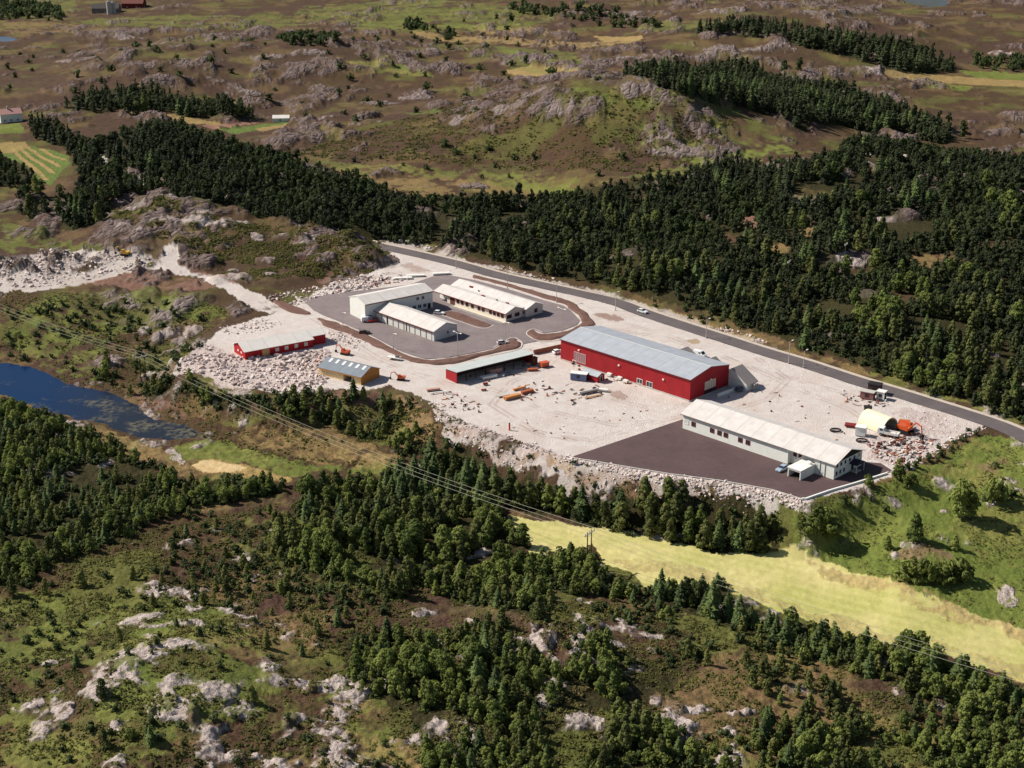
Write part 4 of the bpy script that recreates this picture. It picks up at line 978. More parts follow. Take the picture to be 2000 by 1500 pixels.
for (kd, zn), idx in STUFF.items():
    nm, w = WOOD[kd]
    lab = {'ridge': f'dark plantation of {w} on the shoulder of the rocky hill', 'far': f'long dark plantation of {w} far out on the moor', 'farm': f'shelter belt of {w} beside the striped field', 'near': f'young {w} filling the woods and slopes between the pond and the hay field', 'rest': f'mass of {w} in the big wood beyond the road'}[zn]
    if kd == 'bush': lab = 'low scrub bushes scattered over the rough heath'
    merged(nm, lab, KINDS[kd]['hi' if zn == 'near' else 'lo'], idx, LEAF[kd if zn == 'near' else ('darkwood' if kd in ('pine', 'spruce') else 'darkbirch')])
# heather, grass tussocks and seedlings that nobody could count
def tussocks():
    parts = []
    r = np.random.default_rng(9)
    for poly, n, sz in (([(0,1100),(540,980),(800,1130),(1200,1180),(2000,1360),(2060,1560),(-60,1560)], 30000, .3), ([(0,570),(450,600),(340,740),(800,900),(600,920),(0,720)], 9000, .34), ([(180,430),(300,400),(450,430),(740,470),(800,520),(640,545),(470,550),(340,480)], 12000, .42), ([(560,300),(1000,330),(1290,345),(1450,240),(1130,180),(900,200)], 9000, .55), ([(740,762),(840,800),(850,850),(800,895),(600,800),(590,765)], 2500, .34), ([(840,800),(1112,900),(1574,985),(1500,1010),(1100,960),(860,860)], 3500, .3), ([(1560,1000),(1925,845),(2060,880),(2060,1250),(1560,1070)], 5000, .2)):
        pw = W(poly); lo, hi = pw.min(0), pw.max(0)
        X = r.uniform(lo[0], hi[0], n * 2); Y = r.uniform(lo[1], hi[1], n * 2)
        m = inside(X, Y, pw) & (fbm(X, Y, 6, 3, 123) > .45)
        X, Y = X[m], Y[m]
        h, wt = land(X, Y)
        okk = (wt['rock'] + wt['gravel'] + wt['hay'] + wt['sand'] + wt['crop'] < .4) & (sdist(X, Y, POND, 5) > .5)
        X, Y, h = X[okk], Y[okk], h[okk]; n2 = len(X)
        s = sz * r.uniform(.5, 1.5, n2)
        reps = 4
        C = np.repeat(np.stack([X, Y, h + s * .3], -1), reps, 0) + r.normal(0, 1, (n2 * reps, 3)) * np.repeat(s, reps)[:, None] * [.8, .8, .25]
        N = np.tile(np.array([0, 0, 1.]), (n2 * reps, 1)) + r.normal(0, .45, (n2 * reps, 3))
        v, t, c = tufts(C, N, 1.0, r)
        v = np.repeat(C, 5, 0) + (v - np.repeat(C, 5, 0)) * np.repeat(np.repeat(s, reps), 5)[:, None]
        parts.append((v, t, np.clip(c * .4 + np.repeat(np.repeat(fbm(X, Y, 14, 3, 200) * 1.6 - .3 + r.uniform(0, .3, n2), reps), 5), 0, 1.5)))
    v, t, c = tri_mesh(parts)
    tag(link('heather', mesh_np('heather', v, t, LEAF['scrub'], {'tint': ('FLOAT', c)})), 'heather tufts, grass tussocks and seedlings covering the rough ground', None, None, 'stuff')
tussocks()
# ------------------------------------------------------------------ buildings
RED = ribbed('red_cladding', lin((154, 31, 38)), .3, 'X', .6, .12)
REDY = ribbed('red_cladding_gable', lin((156, 30, 38)), .3, 'Y', .6, .07)
BARNRED = ribbed('red_boards', lin((168, 30, 36)), .22, 'X', .7, .1)
METAL = ribbed('grey_metal_roof', lin((166, 170, 176)), .35, 'X', .5, .1)
PALE = ribbed('pale_roof', lin((204, 197, 191)), .3, 'X', .8, .1)
WHITEROOF = ribbed('whitish_roof', lin((222, 216, 208)), .3, 'X', .75, .06)
SLATE = ribbed('slate_grey_roof', lin((122, 130, 138)), .3, 'X', .7, .08)
SHEDROOF = ribbed('shed_roof', lin((182, 186, 182)), .35, 'Y', .55, .06)
WHITE = mat('white_render', lin((226, 226, 218)), .8, .05, .6)
CREAM = ribbed('cream_boards', lin((222, 214, 200)), .25, 'Z', .75, .05)
GREYW = ribbed('pale_grey_boards', lin((206, 206, 202)), .25, 'Z', .75, .06)
OCHRE = ribbed('ochre_boards', lin((196, 130, 62)), .22, 'Z', .75, .08)
DARKW = mat('dark_boards', lin((40, 34, 34)), .8, .15)
TRIM = mat('white_trim', lin((228, 224, 216)), .6, .04)
REDTRIM = mat('red_brown_trim', lin((122, 44, 38)), .7, .1)
BROWN = mat('brown_boards', lin((110, 66, 50)), .8, .15)
TAN = mat('raw_boards', lin((198, 156, 108)), .8, .12)
CONC = mat('concrete', lin((182, 176, 168)), .9, .12, .8, 0, .03)
def glass_material():
    k = NT('window_glass'); v = k.obj(); a = k.noise(.7, 2, .5, v)
    k.l(k.mix(a.outputs[0], (.012, .014, .02), (.05, .055, .07)), k.b.inputs['Base Color']); k.b.inputs['Roughness'].default_value = .12; k.b.inputs['Specular IOR Level'].default_value = .6
    return k.m
GLASS = glass_material()
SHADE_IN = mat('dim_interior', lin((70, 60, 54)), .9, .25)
def frame(px=None, xy=None, deg=-45., z=0.):
    p = P(px[0], px[1], z) if xy is None else xy
    return (float(p[0]), float(p[1]), 0.0), R(deg)
def roof_slabs(parent, x0, x1, y0, y1, ze, zr, m, over=.45, th=.22, yr=None, name='roof', ends=.4):
    yr = (y0 + y1) / 2 if yr is None else yr
    b = MB()
    s0 = (zr - ze) / (yr - y0); s1 = (zr - ze) / (y1 - yr)
    a0 = (y0 - over, ze - s0 * over); a1 = (y1 + over, ze - s1 * over)
    up = .06
    b.prism([(a0[0], a0[1] + up), (yr, zr + up), (a1[0], a1[1] + up), (a1[0], a1[1] + up + th), (yr, zr + up + th), (a0[0], a0[1] + up + th)], x0 - ends, x1 + ends, 'y')
    return b.build(name, m, parent)
def gable_walls(parent, x0, x1, y0, y1, ze, zr, m, yr=None, name='wall'):
    yr = (y0 + y1) / 2 if yr is None else yr
    return MB().prism([(y0, -.6), (y1, -.6), (y1, ze), (yr, zr), (y0, ze)], x0, x1, 'y').build(name, m, parent)
def opening(parent, face, a, z, w, h, at, fm=None, pm=None, name='window', bars=1, sash='pane', proud=.06):
    """window or door on a wall: frame of bars with its pane as a sub-part; a = centre along the wall, at = wall plane"""
    fm = fm or TRIM; pm = pm or GLASS
    f, p = MB(), MB(); t = .14
    def bx(b, u0, u1, z0, z1, d0, d1):
        if face == 'front': b.box(u0, u1, at - d1, at - d0, z0, z1)
        elif face == 'back': b.box(u0, u1, at + d0, at + d1, z0, z1)
        elif face == 'right': b.box(at + d0, at + d1, u0, u1, z0, z1)
        else: b.box(at - d1, at - d0, u0, u1, z0, z1)
    u0, u1, z0, z1 = a - w / 2, a + w / 2, z, z + h
    bx(f, u0 - t, u0, z0 - t, z1 + t, .003, proud + .04); bx(f, u1, u1 + t, z0 - t, z1 + t, .003, proud + .04)
    bx(f, u0, u1, z0 - t, z0, .003, proud + .04); bx(f, u0, u1, z1, z1 + t, .003, proud + .04)
    for i in range(bars):
        c = u0 + (i + 1) * w / (bars + 1); bx(f, c - .05, c + .05, z0, z1, .02, proud + .02)
    bx(p, u0, u1, z0, z1, .004, .03)
    o = f.build(name, fm, parent); p.build(sash, pm, o)
    return o
def slab(parent, name, m, *dims):
    b = MB()
    for d in dims: b.box(*d)
    return b.build(name, m, parent)

# the big red hall
loc, rz = frame(xy=(17.2, 478.0), deg=-45.2)
hall = thing('industrial_hall', 'long bright red metal hall with low grey roof in the middle of the gravel site', 'hall', loc, rz)
HL, HW, HE, HR = 58.0, 20.6, 7.6, 9.5
w = gable_walls(hall, 0, HL, 0, HW, HE, HR, RED); w.data.materials.append(REDY)
for pl in w.data.polygons:
    if abs(pl.normal.x) > .9: pl.material_index = 1
roof_slabs(hall, 0, HL, 0, HW, HE, HR, METAL, .3, .16, ends=.25)
slab(hall, 'ridge_cap', mat('bright_flashing', lin((206, 206, 202)), .5, .05), (-.28, HL + .28, HW / 2 - .22, HW / 2 + .22, HR + .215, HR + .27))
slab(hall, 'plinth', CONC, (.3, HL - .1, -.12, -.002, -.3, .45), (HL + .002, HL + .12, .1, HW, -.3, .4))
opening(hall, 'front', 36.6, .75, 2.2, 1.5, 0, bars=1); opening(hall, 'front', 40.8, .6, 2.4, 1.7, 0, bars=1)
opening(hall, 'front', 9.2, 1.3, 5.2, 3.3, 0, mat('pinkish_frame', lin((206, 176, 172)), .6), mat('dusty_glazing', lin((150, 112, 116)), .4, .2, 2), bars=4)
opening(hall, 'front', 6.6, .1, 1.5, 1.2, 0, TRIM, REDTRIM, 'door', 0, 'leaf')
WHITELAMP = mat('lamp_housing', lin((240, 226, 214)), .5, .03)
for x, z in ((8.8, 5.5), (27.3, 4.6), (46.8, 4.6)):
    MB().box(x - .3, x + .3, -.4, -.003, z, z + .45).build('wall_lamp', WHITELAMP, hall)
MB().box(HL + .003, HL + .4, 10.4, 11, 4.9, 5.3).build('wall_lamp', WHITELAMP, hall)
g = opening(hall, 'right', 10.6, .2, 5.4, 1.6, HL, DARKW, mat('dark_gate', lin((66, 34, 32)), .7, .1), 'gate', 0, 'leaf')
opening(hall, 'right', 10.6, 2.0, 5.4, 2.6, HL, TRIM, mat('opal_glazing', lin((196, 176, 158)), .5, .1, 1.5), 'gate_window', 3)
slab(hall, 'gutter', mat('dark_gutter', lin((96, 22, 26)), .6), (-.2, HL + .2, -.5, -.32, HE - .18, HE - .02))
def wing(lab, x0, x1, y1, ze, zr, roofm, end=True):
    o = thing('rear_annex', lab, 'annex', loc, rz)
    xm = (x0 + x1) / 2
    MB().prism([(x0, -.5), (x1, -.5), (x1, ze), (xm, zr), (x0, ze)], HW + .02, y1, 'x').build('wall', GREYW, o)
    b = MB(); s = (zr - ze) / (xm - x0); ov = .5
    b.prism([(x0 - ov, ze - s * ov + .06), (xm, zr + .06), (x1 + ov, ze - s * ov + .06), (x1 + ov, ze - s * ov + .24), (xm, zr + .24), (x0 - ov, ze - s * ov + .24)], HW + .03, y1 + .4, 'x')
    b.build('roof', roofm, o)
    return o
FIBRE = ribbed('fibre_cement_roof', lin((150, 140, 136)), .3, 'Y', .85, .08)
an = wing('grey roofed annex with a steep slope at the back corner of the red hall', 52.5, 65.5, 26.2, 2.4, 6.4, FIBRE)
opening(an, 'right', 24.5, .6, 2.0, 1.4, 66.5, bars=1)
wing('grey roofed annex behind the middle of the red hall', 31.2, 38.2, 27.5, 4.6, 6.4, FIBRE)
wing('small grey roofed annex showing over the red hall roof next to the steep annex', 44.6, 50.6, 26.5, 4.6, 6.3, FIBRE)

# the long white building with the house end
WL, WW, WE, WR = 55.0, 14.6, 4.9, 7.4
loc, rz = frame(xy=(53.2, 413.9), deg=-45.0)
wh = thing('white_building', 'long white workshop with pale roof, red-framed windows and a two-storey gable by the dark forecourt', 'building', loc, rz)
b = MB(); b.box(0, 39.2, 0, WW, -.6, WE); b.box(39.2, 48.6, 1.6, WW, -.6, WE); b.box(48.6, WL, 0, WW, -.6, WE)
b.build('wall', WHITE, wh)
MB().prism([(0.02, WE + .002), (WW - .02, WE + .002), (WW / 2, WR)], 0.02, .3, 'y').build('gable', WHITE, wh)
MB().prism([(-.1, WE + .002), (WW + .1, WE + .002), (WW / 2, WR + .02)], WL - .25, WL + .08, 'y').build('dark_gable', DARKW, wh)
roof_slabs(wh, 0, WL, 0, WW, WE, WR, PALE, .55, .18, ends=.7)
slab(wh, 'fascia', mat('dark_fascia', lin((120, 108, 104)), .8), (-.6, 39, -.62, -.56, WE - .24, WE - .02))
for i, x in enumerate((1.5, 4.2, 11.4, 14.2, 16.6, 22.0, 24.8)):
    opening(wh, 'front', x, 2.0, 1.35, 1.25, 0, REDTRIM if i else TRIM, GLASS if i else WHITE, 'window', 1)
for x in (40.6, 42.4): opening(wh, 'front', x, 2.6, .9, 1.6, 1.6, REDTRIM, bars=1)
opening(wh, 'front', 44.6, .2, 1.0, 2.1, 1.6, TRIM, DARKW, 'door', 0, 'leaf')
for y in (1.3, 3.2, 5.2): opening(wh, 'right', y, 1.0, .95, 1.25, WL, TRIM, bars=0)
for y in (1.3, 3.4, 5.6, 7.9, 10.3, 12.8): opening(wh, 'right', y, 3.4, 1.0, 1.15, WL, TRIM, bars=0)
opening(wh, 'right', 9.6, .1, 1.4, 2.1, WL, TRIM, DARKW, 'door', 0, 'leaf')
opening(wh, 'right', 12.6, 1.0, .8, 1.0, WL, TRIM, bars=0)
slab(wh, 'downpipe', CONC, (50.2, 50.34, -.16, -.02, 0, 4.6), (51.9, 52.04, -.16, -.02, 0, 4.6))
can = MB().prism([(7.6, 2.75), (12.2, 2.75), (12.2, 2.9), (9.9, 3.7), (7.6, 2.9)], WL + .12, WL + 2.7, 'y').build('entrance_canopy', mat('dark_canopy', lin((50, 48, 58)), .7), wh)
pp = MB()
for y in (7.9, 11.9): pp.tube((WL + 2.5, y, 0), (WL + 2.5, y, 2.75), .09)
pp.build('post', TRIM, can)
slab(wh, 'entrance_step', CONC, (WL + .1, WL + 2.2, 8.4, 11.2, .09, .4))
po = thing('garage_porch', 'white flat-roofed garage box with an open front on the dark forecourt', 'garage', loc, rz)
b = MB(); x0, x1, y0, y1, zt = 44.2, 48.6, -7.2, -.05, 3.1
b.box(x0, x0 + .3, y0, y1, -.2, zt - .3); b.box(x1 - .3, x1, y0, y1, -.2, zt - .3); b.box(x0 + .3, x1 - .3, y1 - .3, y1, -.2, zt - .3); b.box(x0 + .3, x1 - .3, y0, y0 + .3, 2.35, zt - .3)
b.build('wall', WHITE, po); slab(po, 'roof', WHITE, (x0 - .15, x1 + .15, y0 - .15, y1, zt - .3 + .003, zt))
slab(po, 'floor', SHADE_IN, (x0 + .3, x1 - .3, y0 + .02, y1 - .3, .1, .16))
rl = MB()
for x in (x0, x1):
    for q in range(5): rl.tube((x, y0 + 3 + q * .95, zt), (x, y0 + 3 + q * .95, zt + .9), .04, n=5)
    rl.tube((x, y0 + 3, zt + .9), (x, y1, zt + .9), .04, n=5)
rl.build('railing', TRIM, po)
ch = thing('terrace_table', 'white table on the flat garage roof beside the white building', 'table', Vector((loc[0], loc[1], zt + .003)) + Matrix.Rotation(rz, 3, 'Z') @ Vector((47.3, -1.4, 0)), rz)
slab(ch, 'table_top', TRIM, (-.6, .6, -.5, .5, .7, .78)); MB().tube((0, 0, 0), (0, 0, .7), .08).build('leg', TRIM, ch)

# pale offices round the courtyard
loc, rz = frame(xy=(-56.0, 521.0), deg=35.5)
oa = thing('office_block', 'two-storey pale office block with a blank white end wall, beside the rubble heaps', 'office', loc, rz)
gable_walls(oa, 0, 30.5, 0, 11.6, 7.0, 8.5, WHITE); roof_slabs(oa, 0, 30.5, 0, 11.6, 7.0, 8.5, PALE, .7, .2, ends=.12)
slab(oa, 'fascia', REDTRIM, (-.1, 30.6, -.79, -.72, 6.62, 6.86))
for x in (23.6, 26.0): opening(oa, 'front', x, 4.4, 1.2, 1.2, 0)
for x in (17.0, 19.5, 22.0, 24.4, 26.8): opening(oa, 'front', x, 1.0, 1.4, 1.4, 0)
opening(oa, 'front', 28.8, .1, 1.4, 2.2, 0, TRIM, DARKW, 'door', 0, 'leaf'); opening(oa, 'front', 2.0, 1.2, 1.2, 1.2, 0)
loc, rz = frame(px=(848, 667), deg=-47.0)
off = Matrix.Rotation(rz, 3, 'Z') @ Vector((-35.0, 0, 0))
loc = (loc[0] + off.x, loc[1] + off.y, 0)
og = thing('garage_block', 'low pale garage wing with a row of white roller doors and a grey shaded gable', 'garage', loc, rz)
gable_walls(og, 0, 35, 0, 11.2, 4.0, 6.0, GREYW); roof_slabs(og, 0, 35, 0, 11.2, 4.0, 6.0, PALE, .6, .18, ends=.5)
slab(og, 'fascia', REDTRIM, (-.5, 35.5, -.70, -.63, 3.62, 3.86))
ROLL = ribbed('roller_door', lin((216, 212, 204)), .25, 'Z', .6, .05)
for i in range(8):
    opening(og, 'front', 9.4 + i * 3.25, .15, 2.75, 2.9, 0, mat('grey_post', lin((120, 116, 114)), .8), ROLL, 'garage_door', 0, 'leaf', .03)
for x in (2.2, 5.6): opening(og, 'front', x, .15, 2.9, 2.9, 0, mat('grey_post', lin((120, 116, 114)), .8), ROLL, 'garage_door', 0, 'leaf', .03)
slab(og, 'downpipe', DARKW, (7.55, 7.75, -.2, -.03, 0, 3.6), (18.9, 19.1, -.2, -.03, 0, 3.6))
opening(og, 'right', 6.6, 1.6, .9, .9, 35, TRIM, bars=0); slab(og, 'wall_band', WHITE, (35.003, 35.25, 7.4, 11, .5, 1.7))
loc, rz = frame(px=(988, 629), deg=-46.5)
off = Matrix.Rotation(rz, 3, 'Z') @ Vector((-41.0, 0, 0)); loc = (loc[0] + off.x, loc[1] + off.y, 0)
oc = thing('office_wing', 'low cream office wing with twin gables and ribbon windows along the planting bed', 'office', loc, rz)
MB().box(0, 6.9, 2.2, 8.8, -.5, 3.4).build('link_wall', WHITE, oc)
gable_walls(oc, 7, 41, 0, 8.8, 3.5, 5.1, CREAM); roof_slabs(oc, 0, 41, 0, 8.8, 3.5, 5.1, PALE, .7, .18, ends=.5)
gable_walls(oc, -1, 42.4, 9.6, 18.4, 3.5, 5.1, CREAM, name='rear_wall'); roof_slabs(oc, -1, 42.4, 9.6, 18.4, 3.5, 5.1, PALE, .7, .18, name='rear_roof', ends=.5)
slab(oc, 'middle_roof', PALE, (1, 41.3, 8.2, 10.2, 3.55, 3.86)); slab(oc, 'middle_wall', CREAM, (8, 41.2, 8.81, 9.59, -.4, 3.5))
slab(oc, 'fascia', REDTRIM, (-.4, 41.4, -.80, -.73, 3.1, 3.4))
for gx in (13.5, 16.0, 18.8, 22.0, 25.8, 28.2, 32.4, 34.6, 36.8, 39.0): opening(oc, 'front', gx, 1.35, 1.3, 1.25, 0, REDTRIM, bars=1)
opening(oc, 'front', 10.2, .1, 2.4, 2.7, 0, REDTRIM, BROWN, 'door', 0, 'leaf')
for y in (1.8, 5.9): opening(oc, 'right', y, 1.2, 2.2, 1.2, 41, REDTRIM, bars=2)
opening(oc, 'right', 9.2, 1.4, .5, 1.0, 41.2, REDTRIM, bars=0); opening(oc, 'right', 14.6, 1.2, 1.4, 1.3, 42.4, REDTRIM, bars=1)
for x, y, s in ((22.5, 5.2, .8), (30, 5.6, .4), (35, 6.4, .7), (8.5, 11.5, .8), (14, 10.6, .35)):
    zz = 3.5 + 1.6 * (1 - abs((y if y < 9 else y - 9.6) - 4.4) / 4.4) + .2
    k = MB(); k.box(x - s, x + s, y - s * .5, y + s * .5, zz - .3, zz + .45); k.build('roof_vent', REDTRIM if s > .5 else DARKW, oc)
slab(oc, 'terrace', mat('terrace_slabs', lin((206, 194, 172)), .9, .1), (12, 41.6, -2.6, -.02, .05, .16))
slab(oc, 'garden_wall', CONC, (12, 41.6, -2.75, -2.61, .05, .75))

# open red shed
loc, rz = frame(xy=(-18.7, 453.9), deg=36.0)
sh = thing('open_shed', 'long open-fronted shed with red end wall and flat pale metal roof', 'shed', loc, rz)
SHL, SHW = 32.2, 6.6
MB().hexa([(0, 0, -.2), (.2, 0, -.2), (.2, SHW, -.2), (0, SHW, -.2), (0, 0, 4.0), (.2, 0, 4.0), (.2, SHW, 3.4), (0, SHW, 3.4)]).build('end_wall', REDY, sh)
MB().hexa([(SHL - .2, 0, -.2), (SHL, 0, -.2), (SHL, SHW, -.2), (SHL - .2, SHW, -.2), (SHL - .2, 0, 4.0), (SHL, 0, 4.0), (SHL, SHW, 3.4), (SHL - .2, SHW, 3.4)]).build('end_wall', REDY, sh)
slab(sh, 'back_wall', mat('dark_shed_boards', lin((92, 60, 52)), .9, .15), (.2, SHL - .2, SHW - .2, SHW, -.2, 3.38))
MB().hexa([(-.3, -.6, 4.06), (SHL + .3, -.6, 4.06), (SHL + .3, SHW + .3, 3.40), (-.3, SHW + .3, 3.40), (-.3, -.6, 4.24), (SHL + .3, -.6, 4.24), (SHL + .3, SHW + .3, 3.58), (-.3, SHW + .3, 3.58)]).build('roof', SHEDROOF, sh)
for i in range(1, 8): MB().box(i * 4 - .1, i * 4 + .1, .05, .25, -.2, 4.0).build('post', DARKW, sh)

# long red barn on the boulder field
loc, rz = frame(xy=(-94.3, 477.8), deg=32.0)
ba = thing('red_barn', 'long low red timber barn with a whitish roof on the boulder field', 'barn', loc, rz)
BL = 32.0
b = MB(); b.prism([(0, -.6), (10.4, -.6), (10.4, 3.0), (5.2, 4.9), (0, 3.0)], 0, 26.2, 'y'); b.build('wall', BARNRED, ba)
MB().prism([(1.8, -.6), (10.4, -.6), (10.4, 3.0), (5.2, 4.9), (1.8, 3.55)], 26.2, BL, 'y').build('recessed_wall', BARNRED, ba)
roof_slabs(ba, 0, 26.0, 0, 10.4, 3.0, 4.9, WHITEROOF, .55, .16, ends=.5)
b = MB(); b.prism([(1.2, 3.45), (5.2, 4.9), (10.95, 2.86), (10.95, 3.02), (5.2, 5.06), (1.2, 3.61)], 26.52, BL + .4, 'y'); b.build('end_roof', WHITEROOF, ba)
slab(ba, 'board_panel', TAN, (6.4, 9.2, -.16, -.003, -.4, 2.6))
for x in (12.2, 15.8, 19.6, 23.4): opening(ba, 'front', x, 1.1, 1.1, 1.0, 0, TRIM, mat('pale_curtain', lin((206, 196, 190)), .7, .1), bars=1)
for y, z in ((3.4, 1.5), (6.4, 1.5)): opening(ba, 'left', y, z, .8, .35, 0, TRIM, WHITE, 'vent', 0)
slab(ba, 'barge_board', REDTRIM, (-.58, -.52, -.5, -.3, 2.8, 3.1))

# ochre house with the slate roof
loc, rz = frame(xy=(-50.9, 452.4), deg=-33.0)
off = Matrix.Rotation(rz, 3, 'Z') @ Vector((-18.2, 0, 0)); loc = (loc[0] + off.x, loc[1] + off.y, 0)
ye = thing('ochre_house', 'small ochre house with a slate grey roof and six pale skylight strips', 'house', loc, rz)
b = MB(); b.box(0, 10.6, 0, 10, -.8, 2.9); b.box(10.6, 14.2, 2.8, 10, -.8, 2.9); b.box(14.2, 18.2, 0, 10, -.8, 2.9); b.build('wall', mat('cream_wall', lin((226, 198, 150)), .8, .06), ye)
MB().prism([(-.02, -.8), (10.02, -.8), (10.02, 2.95), (5, 4.9), (-.02, 2.95)], 18.203, 18.35, 'y').build('gable', OCHRE, ye)
MB().prism([(0.02, 2.95), (9.98, 2.95), (5, 4.9)], .02, .2, 'y').build('gable', OCHRE, ye)
rf = roof_slabs(ye, 0, 18.3, 0, 10, 2.9, 4.9, SLATE, .5, .16, ends=.45)
SKY = mat('pale_skylight', lin((216, 214, 212)), .4, .05)
for i in range(6):
    x = 1.7 + i * 2.9; sl = 2.0 / 5.0
    MB().hexa([(x, 2.9, 2.9 + sl * 2.9 + .2), (x + 1.1, 2.9, 2.9 + sl * 2.9 + .2), (x + 1.1, 4.75, 2.9 + sl * 4.75 + .2), (x, 4.75, 2.9 + sl * 4.75 + .2), (x, 2.9, 2.9 + sl * 2.9 + .32), (x + 1.1, 2.9, 2.9 + sl * 2.9 + .32), (x + 1.1, 4.75, 2.9 + sl * 4.75 + .32), (x, 4.75, 2.9 + sl * 4.75 + .32)]).build('skylight', SKY, rf)
opening(ye, 'front', 12.4, .1, 2.2, 2.1, 2.8, BROWN, DARKW, 'door', 0, 'leaf'); slab(ye, 'fascia', OCHRE, (-.4, 18.7, -.58, -.52, 2.5, 2.78))

# small red shed by the hall, far houses and the farm
def small_house(name, label, cat, px, deg, L, Wd, ze, zr, wall, roof, z=None, wins=2, doors=True):
    g = G([px])[0]
    o = thing(name, label, cat, (g[0], g[1], Z(g[0], g[1])[0] if z is None else z), R(deg))
    gable_walls(o, 0, L, 0, Wd, ze, zr, wall); roof_slabs(o, 0, L, 0, Wd, ze, zr, roof, .35, .14, ends=.3)
    for i in range(wins): opening(o, 'front', L * (i + .6) / (wins + .3), 1.0, min(1.1, L / 6), 1.0, 0)
    if doors: opening(o, 'right', Wd * .5, .05, min(1.0, Wd * .35), 2.0, L, TRIM, DARKW, 'door', 0, 'leaf')
    return o
small_house('red_shed', 'small red shed with a grey metal roof against the long side of the red hall', 'shed', (1137, 738), -45, 7.0, 3.6, 2.2, 3.0, RED, METAL, 0, 0)
o = small_house('farmhouse', 'white two-storey house with a faded red roof among dark trees by the striped field', 'house', (2, 240), 28, 13, 9, 5.2, 7.8, WHITE, mat('faded_red_roof', lin((182, 138, 130)), .85, .08), None, 3)
MB().box(5, 5.9, 4.1, 5, 7.6, 9.6).build('chimney', CONC, o)
small_house('outbuilding', 'small white outbuilding at the end of the green crop strip', 'shed', (533, 239), 5, 10, 6, 2.6, 4.0, WHITE, WHITEROOF, None, 1)
small_house('farm_barn', 'grey farm barn beside the twin silos on the far moor', 'barn', (180, 26), 2, 26, 14, 5, 9, mat('grey_boards', lin((112, 106, 104)), .9), mat('dark_sheet_roof', lin((70, 64, 62)), .8), None, 3)
small_house('red_barn', 'red roofed barn behind the twin silos on the far moor', 'barn', (238, 17), -4, 22, 12, 5, 10, mat('weathered_red_boards', lin((112, 46, 40)), .9, .15), mat('rust_red_roof', lin((118, 70, 58)), .8, .1), None, 2)
for i, px in enumerate(((214, 28), (222, 27))):
    g = G([px])[0]; o = thing('silo', ('shorter' if i else 'taller') + ' pale concrete silo of the pair at the far farm', 'silo', (g[0], g[1], Z(g[0], g[1])[0]))
    hgt = 12.5 - 1.6 * i
    MB().tube((0, 0, -1), (0, 0, hgt), 2.4, 2.4, 16).build('shell', CONC, o); MB().tube((0, 0, hgt + .003), (0, 0, hgt + 1.3), 2.5, .3, 16).build('cap', mat('grey_cap', lin((120, 118, 116)), .6), o)
# ------------------------------------------------------------------ boulders
ROCKM = NT('boulder_stone')
_p = ROCKM.obj(); _oi = ROCKM.n('ShaderNodeObjectInfo'); _a = ROCKM.n('ShaderNodeAttribute', attribute_name='tint')
_s = ROCKM.n('ShaderNodeMath', operation='ADD'); ROCKM.l(_oi.outputs['Random'], _s.inputs[0]); ROCKM.l(_a.outputs['Fac'], _s.inputs[1])
_n = ROCKM.noise(1.4, 4, .65, _p)
_c = ROCKM.mix(ROCKM.ramp(_n.outputs[0], .35, .65), lin((186, 168, 160)), lin((224, 211, 204)))
_c = ROCKM.mix(ROCKM.ramp(_s.outputs[0], .4, 1.0, 0, .6), _c, lin((160, 128, 116)))
ROCKM.l(_c, ROCKM.b.inputs['Base Color']); ROCKM.b.inputs['Roughness'].default_value = .9; ROCKM.bump(_n.outputs[0], .1, .6)
import bmesh
def boulder_arrays(r):
    bm = bmesh.new()
    for p in r.normal(0, 1, (13, 3)):
        p = p / np.linalg.norm(p) * r.uniform(.75, 1.1); bm.verts.new((p[0], p[1] * .8, p[2] * .62))
    bmesh.ops.convex_hull(bm, input=bm.verts); bmesh.ops.triangulate(bm, faces=bm.faces)
    bm.verts.ensure_lookup_table()
    used = [v for v in bm.verts if v.link_faces]; ix = {v: i for i, v in enumerate(used)}
    V = np.array([v.co[:] for v in used]); T = np.array([[ix[v] for v in f.verts] for f in bm.faces]); bm.free()
    return V, T
BR = np.random.default_rng(31)
BARR = [boulder_arrays(BR) for _ in range(8)]
BMESH = [mesh_np('boulder', v, t, ROCKM.m, {'tint': ('FLOAT', np.zeros(len(v)))}) for v, t in BARR]
ROCKS = []   # x, y, size, zone
def stones(zone, pts, n, lo, hi, line=False, spread=1.0):
    if line:
        L = smooth_line(G(pts)[:, :2], 8); t = BR.uniform(0, len(L) - 1.001, n); i = t.astype(int); f = (t - i)[:, None]
        c = L[i] * (1 - f) + L[i + 1] * f + BR.normal(0, spread, (n, 2))
    else:
        pw = W(pts); l, h = pw.min(0), pw.max(0); c = BR.uniform(l, h, (n * 4, 2)); c = c[inside(c[:, 0], c[:, 1], pw)][:n]
    s = lo * (hi / lo) ** (BR.uniform(0, 1, len(c)) ** 1.6)
    for (x, y), q in zip(c, s): ROCKS.append((x, y, q, zone))
stones('field', [(350,708),(400,670),(440,690),(480,700),(560,692),(640,682),(650,700),(640,745),(600,768),(560,770),(480,755),(400,735),(345,725)], 950, .4, 1.55)
stones('field', [(640,650),(670,645),(720,672),(700,685),(650,668)], 110, .3, .8)
stones('field', [(430,640),(520,620),(560,632),(500,648),(440,655)], 120, .3, .9)
stones('field', [(580,700),(640,720),(650,745),(600,770),(560,770)], 60, .35, 1.0)
stones('edge', [(1112,897),(1205,913),(1300,930),(1403,943),(1507,962),(1570,981)], 260, .4, .9, True, .7)
stones('edge', [(1120,903),(1205,921),(1300,939),(1403,953),(1507,971),(1560,988)], 240, .35, .95, True, 1.0)
stones('edge', [(1200,930),(1300,950),(1403,965),(1500,982)], 110, .3, .7, True, 1.6)
